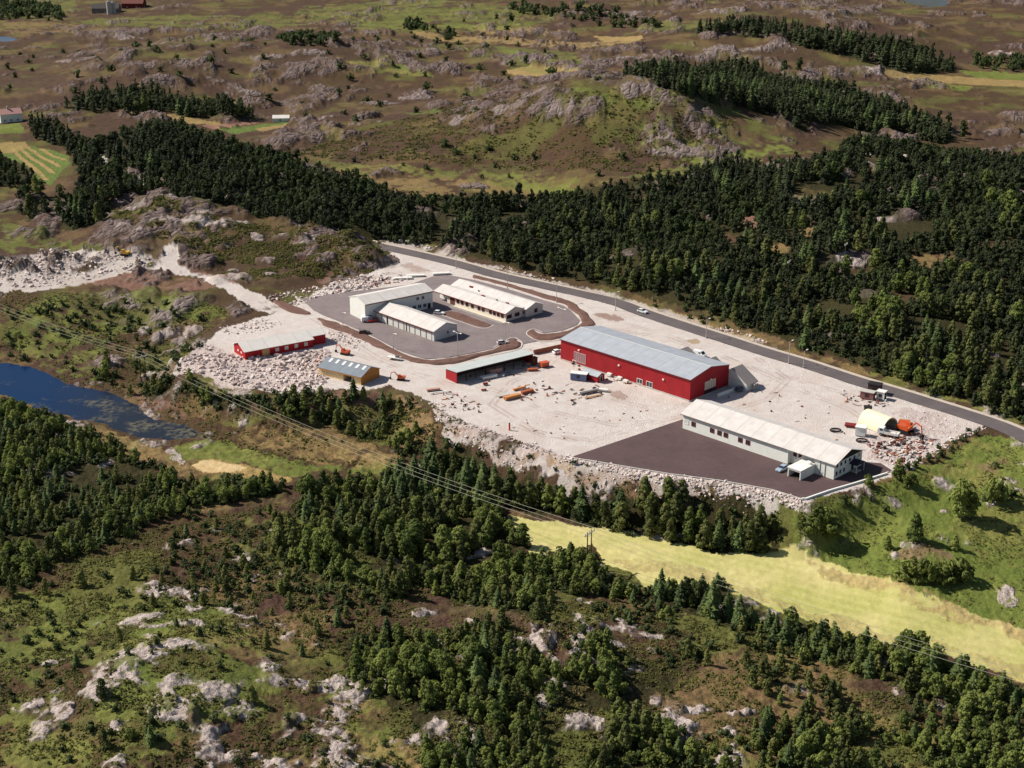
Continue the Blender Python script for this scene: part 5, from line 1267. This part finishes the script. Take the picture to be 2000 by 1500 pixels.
stones('bank', [(838,785),(885,818),(960,846),(1040,872),(1110,900)], 200, .25, .7, True, 1.2)
stones('bank', [(850,810),(900,840),(970,870),(1050,905),(1020,925),(940,880),(870,850)], 260, .25, .8)
stones('quarry', [(-30,525),(60,505),(130,495),(240,500),(300,508),(300,520),(200,542),(130,556),(60,565),(-30,560)], 560, .35, 1.4)
stones('heap', [(520,585),(540,570),(640,556),(720,545),(780,538),(800,548),(740,560),(660,575),(620,580),(600,600)], 240, .4, 1.5)
stones('heap', [(640,555),(700,540),(760,535),(780,545),(720,560),(660,570)], 70, .8, 1.7)
stones('yard', [(1690,868),(1720,860),(1790,850),(1830,860),(1800,890),(1760,912),(1720,900)], 170, .25, .9)
stones('yard', [(1760,810),(1830,805),(1900,835),(1860,860),(1790,860)], 150, .15, .5)
stones('yard', [(1745,925),(1775,912),(1805,893),(1870,858),(1925,835)], 130, .4, 1.0, True, 1.0)
stones('roadcut', [(1380,640),(1440,652),(1500,672),(1490,664),(1420,640)], 60, .4, 1.2)
stones('roadcut', [(960,515),(1010,525),(1060,540),(1110,552),(1060,548),(980,524)], 60, .4, 1.1)
stones('roadcut', [(740,462),(800,470),(860,485),(840,490),(770,472)], 50, .5, 1.2)
stones('mid', [(1050,765),(1140,740),(1175,755),(1150,780),(1080,795)], 40, .12, .4)
stones('mid', [(1100,800),(1250,800),(1330,830),(1200,880),(1100,860)], 30, .08, .22)
RX, RY = np.array([r[0] for r in ROCKS]), np.array([r[1] for r in ROCKS])
ROCKS = [r for r, q in zip(ROCKS, (seg_dist(RX, RY, road_line, False) > 5.0)) if q]
RX, RY = np.array([r[0] for r in ROCKS]), np.array([r[1] for r in ROCKS]); RZ = Z(RX, RY)
u = 1000 + F_PX * RX / (RY * CP + CAM_H * SP); rs = np.array([r[2] for r in ROCKS]) * scale_at(RY) * ((u > 3) & (u < 1997))
order = np.argsort(-rs)
BL_ = {'field': 'in the boulder field between the red barn and the ochre house', 'edge': 'on the stone bank along the dark forecourt', 'bank': 'on the rubble slope below the gravel yard',
  'quarry': 'in the broken rock by the upper gravel pit', 'heap': 'in the heap behind the two-storey office block', 'yard': 'among the scrap at the end of the white building', 'roadcut': 'in the cutting beside the asphalt road', 'mid': 'on the gravel before the red hall'}
far_i = []
for k, i in enumerate(order):
    x, y, s, zone = ROCKS[i]
    if k < 300:
        o = link('boulder', BMESH[int(BR.integers(8))], None, (x, y, RZ[i] + s * .2), BR.uniform(0, 6.28)); o.scale = (s, s, s * BR.uniform(.7, 1.1))
        tag(o, 'pale angular boulder ' + BL_[zone], 'boulder', 'boulders ' + BL_[zone])
    else: far_i.append(i)
Vs, Ts, Cs, k = [], [], [], 0
for i in far_i:
    x, y, s, _ = ROCKS[i]; v, t = BARR[int(BR.integers(8))]; a = BR.uniform(0, 6.28)
    q = np.stack([v[:, 0] * math.cos(a) - v[:, 1] * math.sin(a), v[:, 0] * math.sin(a) + v[:, 1] * math.cos(a), v[:, 2]], -1) * s + [x, y, RZ[i] + s * .2]
    Vs.append(q); Ts.append(t + k); Cs.append(np.full(len(v), BR.uniform(0, .6))); k += len(v)
tag(link('rubble', mesh_np('rubble', np.vstack(Vs), np.vstack(Ts), ROCKM.m, {'tint': ('FLOAT', np.concatenate(Cs))})), 'broken pale rubble and smaller stones spread round the works', None, None, 'stuff')

# ------------------------------------------------------------------ walls, posts, lamps, power lines
def wall_run(name, label, pts, w, z0, z1, m):
    L = G(pts, 0.0)[:, :2]; d = np.gradient(L, axis=0); d /= np.linalg.norm(d, axis=1)[:, None]; nn = np.stack([-d[:, 1], d[:, 0]], -1) * w / 2
    b = MB(); n = len(L); v = []
    for p, q in zip(L, nn): v += [(*(p + q), z0), (*(p - q), z0), (*(p - q), z1), (*(p + q), z1)]
    f = [(0, 1, 2, 3), (4 * n - 1, 4 * n - 2, 4 * n - 3, 4 * n - 4)]
    for i in range(n - 1):
        a = 4 * i
        for k in range(4): f.append((a + k, a + (k + 1) % 4, a + 4 + (k + 1) % 4, a + 4 + k))
    o = b.add(v, f).build(name, m); return tag(o, label, 'wall')
wall_run('retaining_wall', 'white concrete retaining wall round the corner of the dark forecourt', [(1566,976),(1574,976),(1620,960),(1673,944.5),(1732,926)], .5, -4.5, .55, WHITE)
wall_run('parapet', 'low pale concrete parapet along the stone bank of the forecourt', [(1116,895),(1205,909.5),(1300,925.5),(1403,939),(1507,957.5),(1564,975)], .45, -.6, .32, CONC)
wall_run('low_wall', 'low white concrete wall beside the parked car at the hall gable', [(1402,775),(1445,759)], .5, -.2, 1.1, WHITE)
wall_run('timber_wall', 'brown timber wall between the open shed and the red hall', [(1042,692),(1097,680)], .3, -.2, 1.6, mat('brown_timber', lin((150, 104, 84)), .9, .15))
GALV = mat('galvanised_steel', lin((196, 192, 186)), .5, .06, 2, .3)
def lamp_post(px, h, arms, label, deg=-45, grp=None):
    g = G([px], 0.0)[0]
    o = thing('lamp_post', label, 'lamp post', (g[0], g[1], 0.05), R(deg), grp)
    MB().tube((0, 0, 0), (0, 0, h), .13, .08, 8).build('pole', GALV, o); MB().tube((0, 0, 0), (0, 0, .5), .26, .2, 8).build('base', CONC, o)
    for s in arms:
        b = MB(); b.tube((0, 0, h - .05), (s * 1.3, 0, h + .15), .06, .05, 6).build('arm', GALV, o)
        MB().box(s * 1.7 - .5, s * 1.7 + .5, -.2, .2, h + .08, h + .28, .08, .04).build('lamp_head', WHITELAMP, o)
lamp_post((894, 700), 9.5, (-1, 1), 'double-headed lamp post on the soil bank before the garage gable')
lamp_post((987, 678), 9.5, (-1, 1), 'double-headed lamp post at the tip of the curved soil bank')
lamp_post((1097, 651), 9.5, (-1, 1), 'double-headed lamp post on the soil bank behind the red hall')
lamp_post((670, 640), 6.0, (1,), 'single lamp post on the soil bank near the red barn')
lamp_post((768, 682), 6.0, (1,), 'single lamp post on the soil bank opposite the garage doors')
for px, h, t in (((891, 524), 8, 'behind the twin-gabled office wing'), ((991, 563), 8, 'between the road and the twin-gabled wing'), ((1087, 590), 8, 'beside the bend of the outer soil bank'), ((1202, 606), 7, 'near the brown patch by the passing car'),
                 ((1379, 660), 7, 'beyond the roof of the red hall'), ((1540, 710), 8, 'past the steep annex'), ((1569, 718), 6, 'nearest to the scrap yard')):
    lamp_post(px, h, (1,), 'slim road lamp post ' + t, 45, 'lamp posts along the asphalt road')
POLEW = mat('creosoted_pole', lin((92, 76, 64)), .9, .2)
def pylon(px, h, label, twin=True, deg=20, arm=2.4):
    g = G([px])[0]; z = Z(g[0], g[1])[0]
    o = thing('power_pole', label, 'power pole', (g[0], g[1], z), R(deg))
    for x in ((-1.0, 1.0) if twin else (0,)): MB().tube((x, 0, -1), (x, 0, h), .2, .14, 8).build('pole', POLEW, o)
    MB().box(-arm, arm, -.14, .14, h - .75, h - .5).build('crossarm', mat('grey_crossarm', lin((176, 172, 164)), .7), o)
    pts = []
    for x in (-arm * .92, 0, arm * .92):
        MB().tube((x, 0, h - .5), (x, 0, h + .1), .14, .1, 8).build('insulator', WHITELAMP, o)
        q = Matrix.Rotation(R(deg), 3, 'Z') @ Vector((x, 0, h + .1)); pts.append(Vector((g[0], g[1], z)) + q)
    return pts
pa = pylon((1150, 1112), 11.5, 'twin-legged wooden power pole in the trees at the tip of the hay field', True, 55)
pb = pylon((281, 745), 10.0, 'twin-legged wooden power pole on the rocky slope above the pond', True, 40)
pylon((1538, 552), 9.0, 'wooden power pole with a crossarm in the wood, nearer the road', False, 60, 1.6)
pylon((1649, 518), 9.0, 'wooden power pole with a crossarm in the wood, farther from the road', False, 60, 1.6)
WIRE = mat('aluminium_wire', lin((186, 182, 162)), .5, .05, 2, .2)
def wire(a, b, sag, label, grp):
    m = MB(); n = 16; prev = None
    for i in range(n + 1):
        t = i / n; p = a.lerp(b, t); p.z -= sag * 4 * t * (1 - t)
        if prev is not None: m.tube(prev, p, .045, .045, 4)
        prev = p
    tag(m.build('power_cable', WIRE), label, 'cable', grp)
gl = P(-60, 575, 8.0); gr = P(2080, 1345, -1.0)
for i in range(3):
    s = i - 1
    wire(pa[i], pb[i], 3.5, 'thin power cable strung between the two twin-legged poles above the near trees', 'cables between the two twin-legged poles')
    wire(pb[i], Vector((gl[0] + s * 1.6, gl[1] + s * 1.4, 8)), 1.5, 'thin power cable running from the upper twin pole over the rough slope', 'cables beyond the pole above the pond')
    wire(pa[i], Vector((gr[0] + s * 1.5, gr[1] + s * 1.8, -1)), 2.0, 'thin power cable crossing the hay field from its twin pole', 'cables over the hay field')

# ------------------------------------------------------------------ vehicles and yard things
TYRE = mat('tyre', lin((34, 32, 32)), .9, .1); RIM = mat('wheel_rim', lin((150, 148, 146)), .4, .05, 2, .5)
def paint(nm, c): return mat('paint_' + nm, lin(c), .35, .03, 1, 0, 0, .5)
def wheel(parent, x, y, r, w=.22):
    a = MB().tube((x, y - w / 2, r), (x, y + w / 2, r), r, r, 14).build('wheel', TYRE, parent)
    MB().tube((x, y - w / 2 - .015, r), (x, y + w / 2 + .015, r), r * .58, r * .58, 10).build('rim', RIM, a)
def place(px, deg, z=0.0, name='', label='', cat='', grp=None):
    g = G([px], z)[0]
    return thing(name, label, cat, (g[0], g[1], z + .1 if z == 0 else z), R(deg), grp)
def car(px, deg, label, pm, van=False, z=0.0, estate=True):
    o = place(px, deg, z, 'van' if van else 'parked_car', label, 'van' if van else 'car')
    L, Wd = (4.9, 1.9) if van else (4.3, 1.68)
    pr = [(-L / 2, .3), (L / 2, .3), (L / 2, .72), (L / 2 - .25, .85), (L * .2, .95), (-L * .46, .98), (-L / 2, .85)] if not van else [(-L / 2, .35), (L / 2, .35), (L / 2, .95), (L / 2 - .7, 1.2), (L * .22, 1.9), (L * .18, 2.05), (-L / 2 + .05, 2.05), (-L / 2, 1.2)]
    MB().prism(pr, -Wd / 2, Wd / 2, 'x').build('body', pm, o)
    if not van:
        MB().prism([(L * .2, .951), (-L * .45, .98), (-L * .38, 1.38), (-L * .3, 1.42), (L * .02, 1.42)], -Wd / 2 + .08, Wd / 2 - .08, 'x').build('window', GLASS, o)
        MB().prism([(L * .015, 1.423), (-L * .385, 1.40), (-L * .37, 1.46), (L * .0, 1.475)], -Wd / 2 + .12, Wd / 2 - .12, 'x').build('roof', pm, o)
    else:
        MB().prism([(L / 2 - .68, 1.23), (L * .235, 1.86), (L * .25, 1.9), (L / 2 - .64, 1.25)], -Wd / 2 + .12, Wd / 2 - .12, 'x').build('windscreen', GLASS, o)
        for s in (-1, 1): MB().box(L * .02, L * .2, s * Wd / 2 - .02, s * Wd / 2 + .02, 1.25, 1.8).build('window', GLASS, o)
    for x in (-L * .3, L * .3):
        for y in (-Wd / 2 + .08, Wd / 2 - .08): wheel(o, x, y, .31)
    for y in (-.55, .55): MB().box(L / 2 - .01, L / 2 + .04, y - .16, y + .16, .55, .72).build('headlight', WHITELAMP, o)
    for y in (-.62, .62): MB().box(-L / 2 - .03, -L / 2 + .01, y - .12, y + .12, .6, .78).build('tail_light', paint('lens_red', (150, 20, 20)), o)
    return o
car((1255, 611), -45, 'white car driving on the asphalt road', paint('white', (226, 228, 226)))
car((1527, 919), -135, 'silver blue car beside the garage box on the dark forecourt', paint('silver_blue', (150, 168, 186)))
car((1446, 763), 40, 'dark blue car in the shade of the red hall gable', paint('dark_blue', (70, 84, 104)))
car((1090, 690), 35, 'white car between the timber wall and the corner of the red hall', paint('white', (226, 228, 226)))
car((718, 628), 20, 'white and red van parked at the end of the garage wing', paint('white', (226, 228, 226)), True)
car((728, 629), 200, 'red car beside the garage wing end', paint('red', (176, 48, 40)))
car((858, 614), -20, 'white car at the corner of the planting bed', paint('white', (226, 228, 226)))
car((982, 672), 15, 'pale silver car parked by the tip of the curved soil bank', paint('silver', (196, 192, 190)))
car((712, 652), 10, 'small dark car on the office yard asphalt', paint('charcoal', (86, 72, 70)))
car((1366, 696), -40, 'white van behind the red hall between two annexes', paint('white', (226, 228, 226)), True)
car((1350, 690), 30, 'brown car behind the red hall roof', paint('brown', (110, 64, 56)))
ORANGE, YELLOW = paint('orange', (194, 84, 40)), paint('yellow', (206, 160, 50))
def truck(px, deg, label, cabm, bedm, z=0.0, L=6.5):
    o = place(px, deg, z, 'truck', label, 'truck')
    MB().box(-L / 2, L / 2, -.5, .5, .55, .8).build('chassis', DARKW, o)
    c = MB().prism([(L / 2 - 1.9, .82), (L / 2, .82), (L / 2, 1.7), (L / 2 - .35, 2.6), (L / 2 - 1.9, 2.6)], -1.1, 1.1, 'x').build('cab', cabm, o)
    MB().prism([(L / 2 + .01, 1.72), (L / 2 - .33, 2.52), (L / 2 - .29, 2.54), (L / 2 + .05, 1.74)], -.95, .95, 'x').build('windscreen', GLASS, c)
    for s in (-1, 1): MB().box(L / 2 - 1.6, L / 2 - .7, s * 1.1 - .02, s * 1.1 + .02, 1.7, 2.4).build('window', GLASS, c)
    b = MB(); b.box(-L / 2, L / 2 - 2.05, -1.15, 1.15, .82, .95); b.box(-L / 2, L / 2 - 2.05, -1.15, -1.05, .95, 1.6); b.box(-L / 2, L / 2 - 2.05, 1.05, 1.15, .95, 1.6); b.box(L / 2 - 2.15, L / 2 - 2.05, -1.05, 1.05, .95, 1.9); b.box(-L / 2, -L / 2 + .1, -1.05, 1.05, .95, 1.6)
    b.build('load_bed', bedm, o)
    for x in (-L * .32, L * .32):
        for y in (-.95, .95): wheel(o, x, y, .5, .32)
truck((1735, 852), 150, 'white lorry in front of the yellowish half-pipe shell in the scrap yard', paint('white', (226, 228, 226)), TRIM)
def excavator(px, deg, label, m, z=None, s=1.0):
    g = G([px], z)[0]; zz = Z(g[0], g[1])[0] + .05
    o = thing('excavator', label, 'excavator', (g[0], g[1], zz), R(deg)); o.scale = (s, s, s)
    for y in (-1.05, 1.05): MB().prism([(-1.7, .15), (-1.4, 0), (1.4, 0), (1.7, .15), (1.7, .6), (1.4, .8), (-1.4, .8), (-1.7, .6)], y - .28, y + .28, 'x').build('track', TYRE, o)
    MB().prism([(-2.1, .95), (1.3, .95), (1.3, 1.5), (.2, 1.9), (-2.1, 1.9)], -1.15, 1.15, 'x').build('body', m, o)
    c = MB().prism([(-.1, 1.52), (1.3, 1.52), (1.1, 2.75), (-.1, 2.75)], .1, 1.1, 'x').build('cab', m, o); MB().prism([(1.31, 1.6), (1.12, 2.65), (1.15, 2.67), (1.35, 1.62)], .18, 1.02, 'x').build('windscreen', GLASS, c)
    b = MB().tube((1.1, -.3, 1.5), (3.0, -.3, 3.6), .24, .2, 6).tube((3.0, -.3, 3.6), (4.6, -.3, 3.1), .2, .17, 6); b.build('boom', m, o)
    a = MB().tube((4.55, -.3, 3.2), (5.0, -.3, 1.0), .17, .13, 6).build('arm', m, o)
    MB().prism([(4.5, .25), (5.2, .1), (5.4, .9), (4.9, 1.1)], -.75, .15, 'x').build('bucket', DARKW, a)
excavator((1768, 846), -50, 'orange excavator behind the half-pipe shell in the scrap yard', ORANGE, 0.0, 1.25)
excavator((245, 503), 160, 'yellow digger on the upper gravel pit', YELLOW, None, 1.0)
excavator((674, 692), 150, 'orange digger behind the ochre house', ORANGE, 0.0, .85)
excavator((783, 742), 170, 'orange digger on the gravel beyond the ochre gable', ORANGE, 0.0, .75)
# half-pipe shell
o = place((1738, 842), -52, 0.0, 'half_pipe_shell', 'large yellowish half-pipe shell open at one end in the scrap yard', 'shell')
n = 14; ro, ri, LL = 3.9, 3.55, 9.5
pr = [(ro * math.cos(math.pi * i / n), ro * math.sin(math.pi * i / n) * 1.12) for i in range(n + 1)] + [(ri * math.cos(math.pi * i / n), ri * math.sin(math.pi * i / n) * 1.12) for i in range(n, -1, -1)]
v = [(-LL, a, z) for a, z in pr] + [(0, a, z) for a, z in pr]; m_ = len(pr)
f = [(i, (i + 1) % m_, (i + 1) % m_ + m_, i + m_) for i in range(m_)] + [(i, m_ - 1 - i, m_ - 2 - i, i + 1) for i in range(n)] + [(i + m_, i + 1 + m_, 2 * m_ - 2 - i, 2 * m_ - 1 - i) for i in range(n)]
MB().add(v, f).build('arch', mat('yellowish_paint', lin((230, 220, 188)), .7, .08), o, False)
MB().prism([(ri * .99 * math.cos(math.pi * i / n), ri * .99 * math.sin(math.pi * i / n) * 1.12) for i in range(n + 1)], -LL + .1, -LL + .2, 'y').build('end_wall', mat('rusty_plate', lin((120, 84, 62)), .9, .2), o)
o = place((1765, 838), -20, 0.0, 'drum', 'orange rusty drum lying beside the half-pipe shell', 'drum')
MB().tube((-1.6, 0, 1.5), (1.6, 0, 1.5), 1.5, 1.5, 14).build('shell', ORANGE, o); MB().tube((-1.75, 0, 1.5), (-1.61, 0, 1.5), 1.15, 1.15, 14).build('end_plate', DARKW, o); MB().box(-1.2, 1.2, -.7, .7, 0, .35).build('cradle', BROWN, o)
# huts and boxes
def hut(px, deg, label, wm, rm, L, Wd, h, name='hut', win=True):
    o = place(px, deg, 0.0, name, label, name.split('_')[-1])
    MB().box(-L / 2, L / 2, -Wd / 2, Wd / 2, .12, h).build('wall', wm, o); MB().box(-L / 2 - .2, L / 2 + .2, -Wd / 2 - .2, Wd / 2 + .2, h + .003, h + .18).build('roof', rm, o)
    for s in (-1, 1): MB().box(-L / 2 + .1, L / 2 - .1, s * Wd * .3 - .12, s * Wd * .3 + .12, -.05, .12).build('skid', DARKW, o)
    if win: opening(o, 'front', 0, h * .4, .8, .8, -Wd / 2, DARKW); opening(o, 'right', 0, .2, .9, 1.9, L / 2, DARKW, DARKW, 'door', 0, 'leaf')
hut((1694, 778), -30, 'brown site cabin with its window to the yard, behind the half-pipe shell', mat('brown_cabin', lin((140, 96, 92)), .8, .1), CONC, 4.4, 2.4, 2.4, 'site_cabin')
hut((1708, 768), -30, 'dark flat-roofed site cabin next to the road', mat('dark_cabin', lin((74, 54, 54)), .8, .1), DARKW, 4.0, 3.0, 3.3, 'site_cabin')
hut((1721, 779), -35, 'small white site cabin with one dark window', TRIM, TRIM, 2.6, 2.2, 2.6, 'site_cabin')
hut((1694, 808), -10, 'dark grey container box near the half-pipe shell', mat('dark_container', lin((80, 66, 62)), .8, .12), DARKW, 2.2, 2.0, 2.2, 'container', False)
hut((1131, 742), -18, 'blue grey container with a dark window before the red shed', mat('blue_container', lin((106, 116, 150)), .6, .08), TRIM, 5.6, 2.3, 2.4, 'container')
hut((1681, 850), -25, 'white tank box among the scrap by the white building', mat('white_tank', lin((214, 220, 216)), .6, .05), TRIM, 3.0, 2.6, 2.8, 'tank', False)
hut((1063, 716), 30, 'orange skip near the end of the open shed', ORANGE, ORANGE, 3.0, 1.8, 1.5, 'skip', False)
hut((1042, 712), 36, 'dark brown crate standing at the end of the open shed', BROWN, BROWN, 2.2, 1.8, 2.4, 'crate', False)
def pile(px, deg, label, m, L, Wd, h, n, name='timber_stack', z=0.0):
    """stack of planks, pipes or blocks"""
    o = place(px, deg, z, name, label, 'stack'); r = np.random.default_rng(int(px[0] * 7 + px[1])); lay = max(1, int(round(h / .3)))
    b = MB()
    for j in range(lay):
        for i in range(n):
            y = -Wd / 2 + Wd * (i + .5) / n; dx = r.uniform(-.15, .15) * L * .3
            b.box(-L / 2 + dx, L / 2 + dx, y - Wd / n * .46, y + Wd / n * .46, .15 + j * .3, .15 + j * .3 + .27)
    b.build('planks', m, o)
    for x in (-L * .3, L * .3): MB().box(x - .1, x + .1, -Wd / 2 - .1, Wd / 2 + .1, 0, .145).build('bearer', BROWN, o)
pile((1000, 778), 34, 'long stack of pale and orange timber, nearest of the stacks on the gravel', mat('orange_timber', lin((206, 140, 84)), .8, .15), 6.0, 1.6, .9, 4)
pile((1030, 768), 34, 'orange brown timber stack beside the pale slabs', mat('rust_timber', lin((170, 92, 60)), .8, .15), 4.5, 1.5, 1.0, 3)
pile((1015, 761), 36, 'thin orange timber stack farther back on the gravel', mat('orange_timber', lin((206, 140, 84)), .8, .15), 5.0, .7, .6, 2)
pile((1150, 768), 30, 'grey stack of long boards in front of the red hall', mat('grey_boards', lin((112, 106, 104)), .9), 6.5, 1.2, .7, 3)
pile((1157, 776), 30, 'single layer of long pale boards in front of the red hall', TAN, 6.5, .7, .3, 2)
pile((1178, 764), -20, 'short white stack of blocks in front of the red hall', TRIM, 3.2, 1.4, .7, 3, 'block_stack')
pile((955, 739), 30, 'low white bundle of panels at the mouth of the open shed', TRIM, 5.5, 1.8, 1.0, 3, 'panel_stack')
pile((966, 729), 36, 'pinkish wrapped stack inside the open shed', mat('pink_wrap', lin((190, 150, 132)), .7, .1), 5.0, 2.0, 1.6, 2, 'panel_stack')
pile((1036, 712), 36, 'pale bundle inside the far end of the open shed', mat('pink_wrap', lin((190, 150, 132)), .7, .1), 4.0, 1.4, .6, 3, 'panel_stack')
pile((847, 763), 18, 'pale brown slab stack at the near edge of the gravel yard', mat('pink_wrap', lin((190, 150, 132)), .7, .1), 4.6, 1.2, .6, 2, 'panel_stack')
pile((856, 768), 18, 'long thin white panel lying at the near edge of the gravel yard', TRIM, 5.5, .5, .3, 1, 'panel_stack')
pile((948, 752), 20, 'small rust red bundle on the gravel, nearest to the shed mouth', REDTRIM, 1.6, .9, .6, 2, 'panel_stack')
pile((945, 763), 10, 'small rust red bundle on the gravel, farther from the shed mouth', REDTRIM, 1.8, .9, .4, 2, 'panel_stack')
pile((1040, 724), 10, 'low pale trailer bed with red edges near the open shed', mat('rust_timber', lin((170, 92, 60)), .8, .15), 3.6, 1.5, .5, 2, 'pallet_stack')
pile((981, 773), 30, 'flat grey sheet lying on the gravel yard', CONC, 4.2, 2.6, .3, 1, 'sheet_stack')
pile((1661, 833), -20, 'flat dark red plate on blocks in the scrap yard', REDTRIM, 3.4, 2.6, .5, 1, 'plate_stack')
pile((1690, 826), 10, 'orange frame pieces in the scrap yard', ORANGE, 3.2, 1.6, 1.2, 2, 'frame_stack')
pile((1692, 834), 5, 'white beam lying in the scrap yard', TRIM, 4.0, .5, .6, 1, 'beam_stack')
for i, (px, dg) in enumerate((((786, 545), 8), ((812, 540), 8), ((862, 536), 12))):
    pile(px, dg, ('pale slab stack nearest the rubble heap', 'pale slab stack in the middle of three behind the offices', 'long pale slab stack nearest the road')[i] + ' on the back yard', TRIM, 7.5, 2.2, .5, 2, 'slab_stack')
for px, lab in (((1632, 842), 'dark ring coil lying flat near the red plate'), ((1683, 862), 'dark ring coil lying beside the white tank box')):
    o = place(px, 0, 0.0, 'cable_coil', lab, 'coil'); b = MB()
    for q, rr_ in ((.15, 1.7), (.4, 1.6)):
        for i in range(16):
            a0, a1 = 6.2832 * i / 16, 6.2832 * (i + 1) / 16
            b.tube((rr_ * math.cos(a0), rr_ * .8 * math.sin(a0), q), (rr_ * math.cos(a1), rr_ * .8 * math.sin(a1), q), .16, .16, 6)
    b.build('coil', DARKW, o)
o = place((995, 840), 0, 0.0, 'marker_post', 'short orange marker post on the near edge of the gravel yard', 'post')
MB().tube((0, 0, -.3), (0, 0, 2.2), .28, .28, 8).build('post', mat('orange_red', lin((190, 74, 48)), .7), o); MB().tube((0, 0, 2.203), (0, 0, 2.3), .32, .2, 8).build('cap', DARKW, o)
o = place((770, 702), -20, 0.0, 'trailer', 'pale flat trailer on the gravel below the soil bank', 'trailer')
MB().box(-2.4, 2.4, -1, 1, .6, .85).build('bed', TRIM, o); MB().box(2.41, 3.6, -.08, .08, .6, .72).build('drawbar', DARKW, o); MB().box(.6, 1.8, -.5, .5, .853, 1.5).build('crate', mat('grey_boards', lin((112, 106, 104)), .9), o)
for y in (-.95, .95): wheel(o, -.3, y, .4)
for i, (px, l) in enumerate((((1210, 742), 'pallet leaning row piece nearest the red shed'), ((1222, 748), 'pallet in the middle of the row under the hall wall'), ((1190, 735), 'pallet by the corner of the red shed under the hall wall'))):
    pile(px, -45, 'small white ' + l, TRIM, 1.8, 1.2, .9, 2, 'pallet_stack')

# loose scrap, planks, pallets and dark odds and ends that nobody could count
def debris():
    r = np.random.default_rng(77); b = []; V, Fq, C = [], [], []; k = 0
    pal = [lin(c) for c in ((206, 200, 192), (120, 60, 48), (84, 70, 66), (190, 120, 80), (150, 96, 84), (214, 206, 196), (70, 62, 64))]
    for pts, n, big in (([(1690,866),(1760,855),(1820,860),(1800,890),(1760,908),(1715,895)], 130, 1.0), ([(1640,760),(1700,765),(1740,790),(1700,800),(1650,785)], 34, .8), ([(1060,760),(1140,745),(1185,760),(1170,790),(1080,790)], 34, .8),
       ([(1010,750),(1060,745),(1070,775),(1000,790)], 24, .7), ([(640,560),(720,545),(780,545),(740,562),(660,575)], 60, 1.0), ([(900,735),(1050,705),(1075,715),(960,750)], 34, .8), ([(840,775),(880,760),(960,800),(930,815),(870,795)], 30, .8),
       ([(1100,700),(1250,755),(1245,765),(1110,715)], 26, .7), ([(1720,840),(1790,830),(1800,860),(1740,865)], 40, .9), ([(1330,790),(1660,870),(1640,800),(1450,740)], 26, .6), ([(560,690),(640,700),(640,720),(590,720)], 20, .7), ([(960,830),(1110,860),(1300,800),(1200,790)], 24, .5)):
        pw = P(*np.array(pts, float).T, 0.0); lo, hi = pw.min(0), pw.max(0); c = r.uniform(lo, hi, (n * 5, 2)); c = c[inside(c[:, 0], c[:, 1], pw)][:n]
        for x, y in c:
            L, Wd, H = (r.uniform(.6, 3.2), r.uniform(.15, .5), r.uniform(.1, .3)) if r.random() < .55 else (r.uniform(.4, 1.3), r.uniform(.4, 1.0), r.uniform(.2, .9))
            L, Wd, H = L * big, Wd * big, H * big; a = r.uniform(0, 3.14) if r.random() < .5 else R(35) + r.normal(0, .2); ca, sa = math.cos(a), math.sin(a); tl = r.uniform(-.25, .35)
            for sz in (0, H):
                for sx, sy in ((-1, -1), (1, -1), (1, 1), (-1, 1)):
                    lx, ly = sx * L / 2, sy * Wd / 2 * (1 if sz == 0 else .92); V.append((x + lx * ca - ly * sa, y + lx * sa + ly * ca, .03 + sz + max(0, tl) * (sx + 1) * L * .12))
            Fq += [[q + k for q in f] for f in ((3, 2, 1, 0), (4, 5, 6, 7), (0, 1, 5, 4), (1, 2, 6, 5), (2, 3, 7, 6), (3, 0, 4, 7))]; k += 8
            C += [(*pal[int(r.integers(len(pal)))], 1)] * 8
    m = NT('scrap'); at = m.n('ShaderNodeAttribute', attribute_name='shade'); nz = m.noise(3, 3, .6, m.obj())
    m.l(m.mix(m.ramp(nz.outputs[0], .4, .7, 0, .4), at.outputs['Color'], (.12, .09, .08)), m.b.inputs['Base Color']); m.b.inputs['Roughness'].default_value = .8
    tag(link('debris', mesh_np('debris', V, Fq, m.m, {'shade': ('FLOAT_COLOR', C)})), 'loose planks, scrap and odds and ends littering the works yard', None, None, 'stuff')
debris()
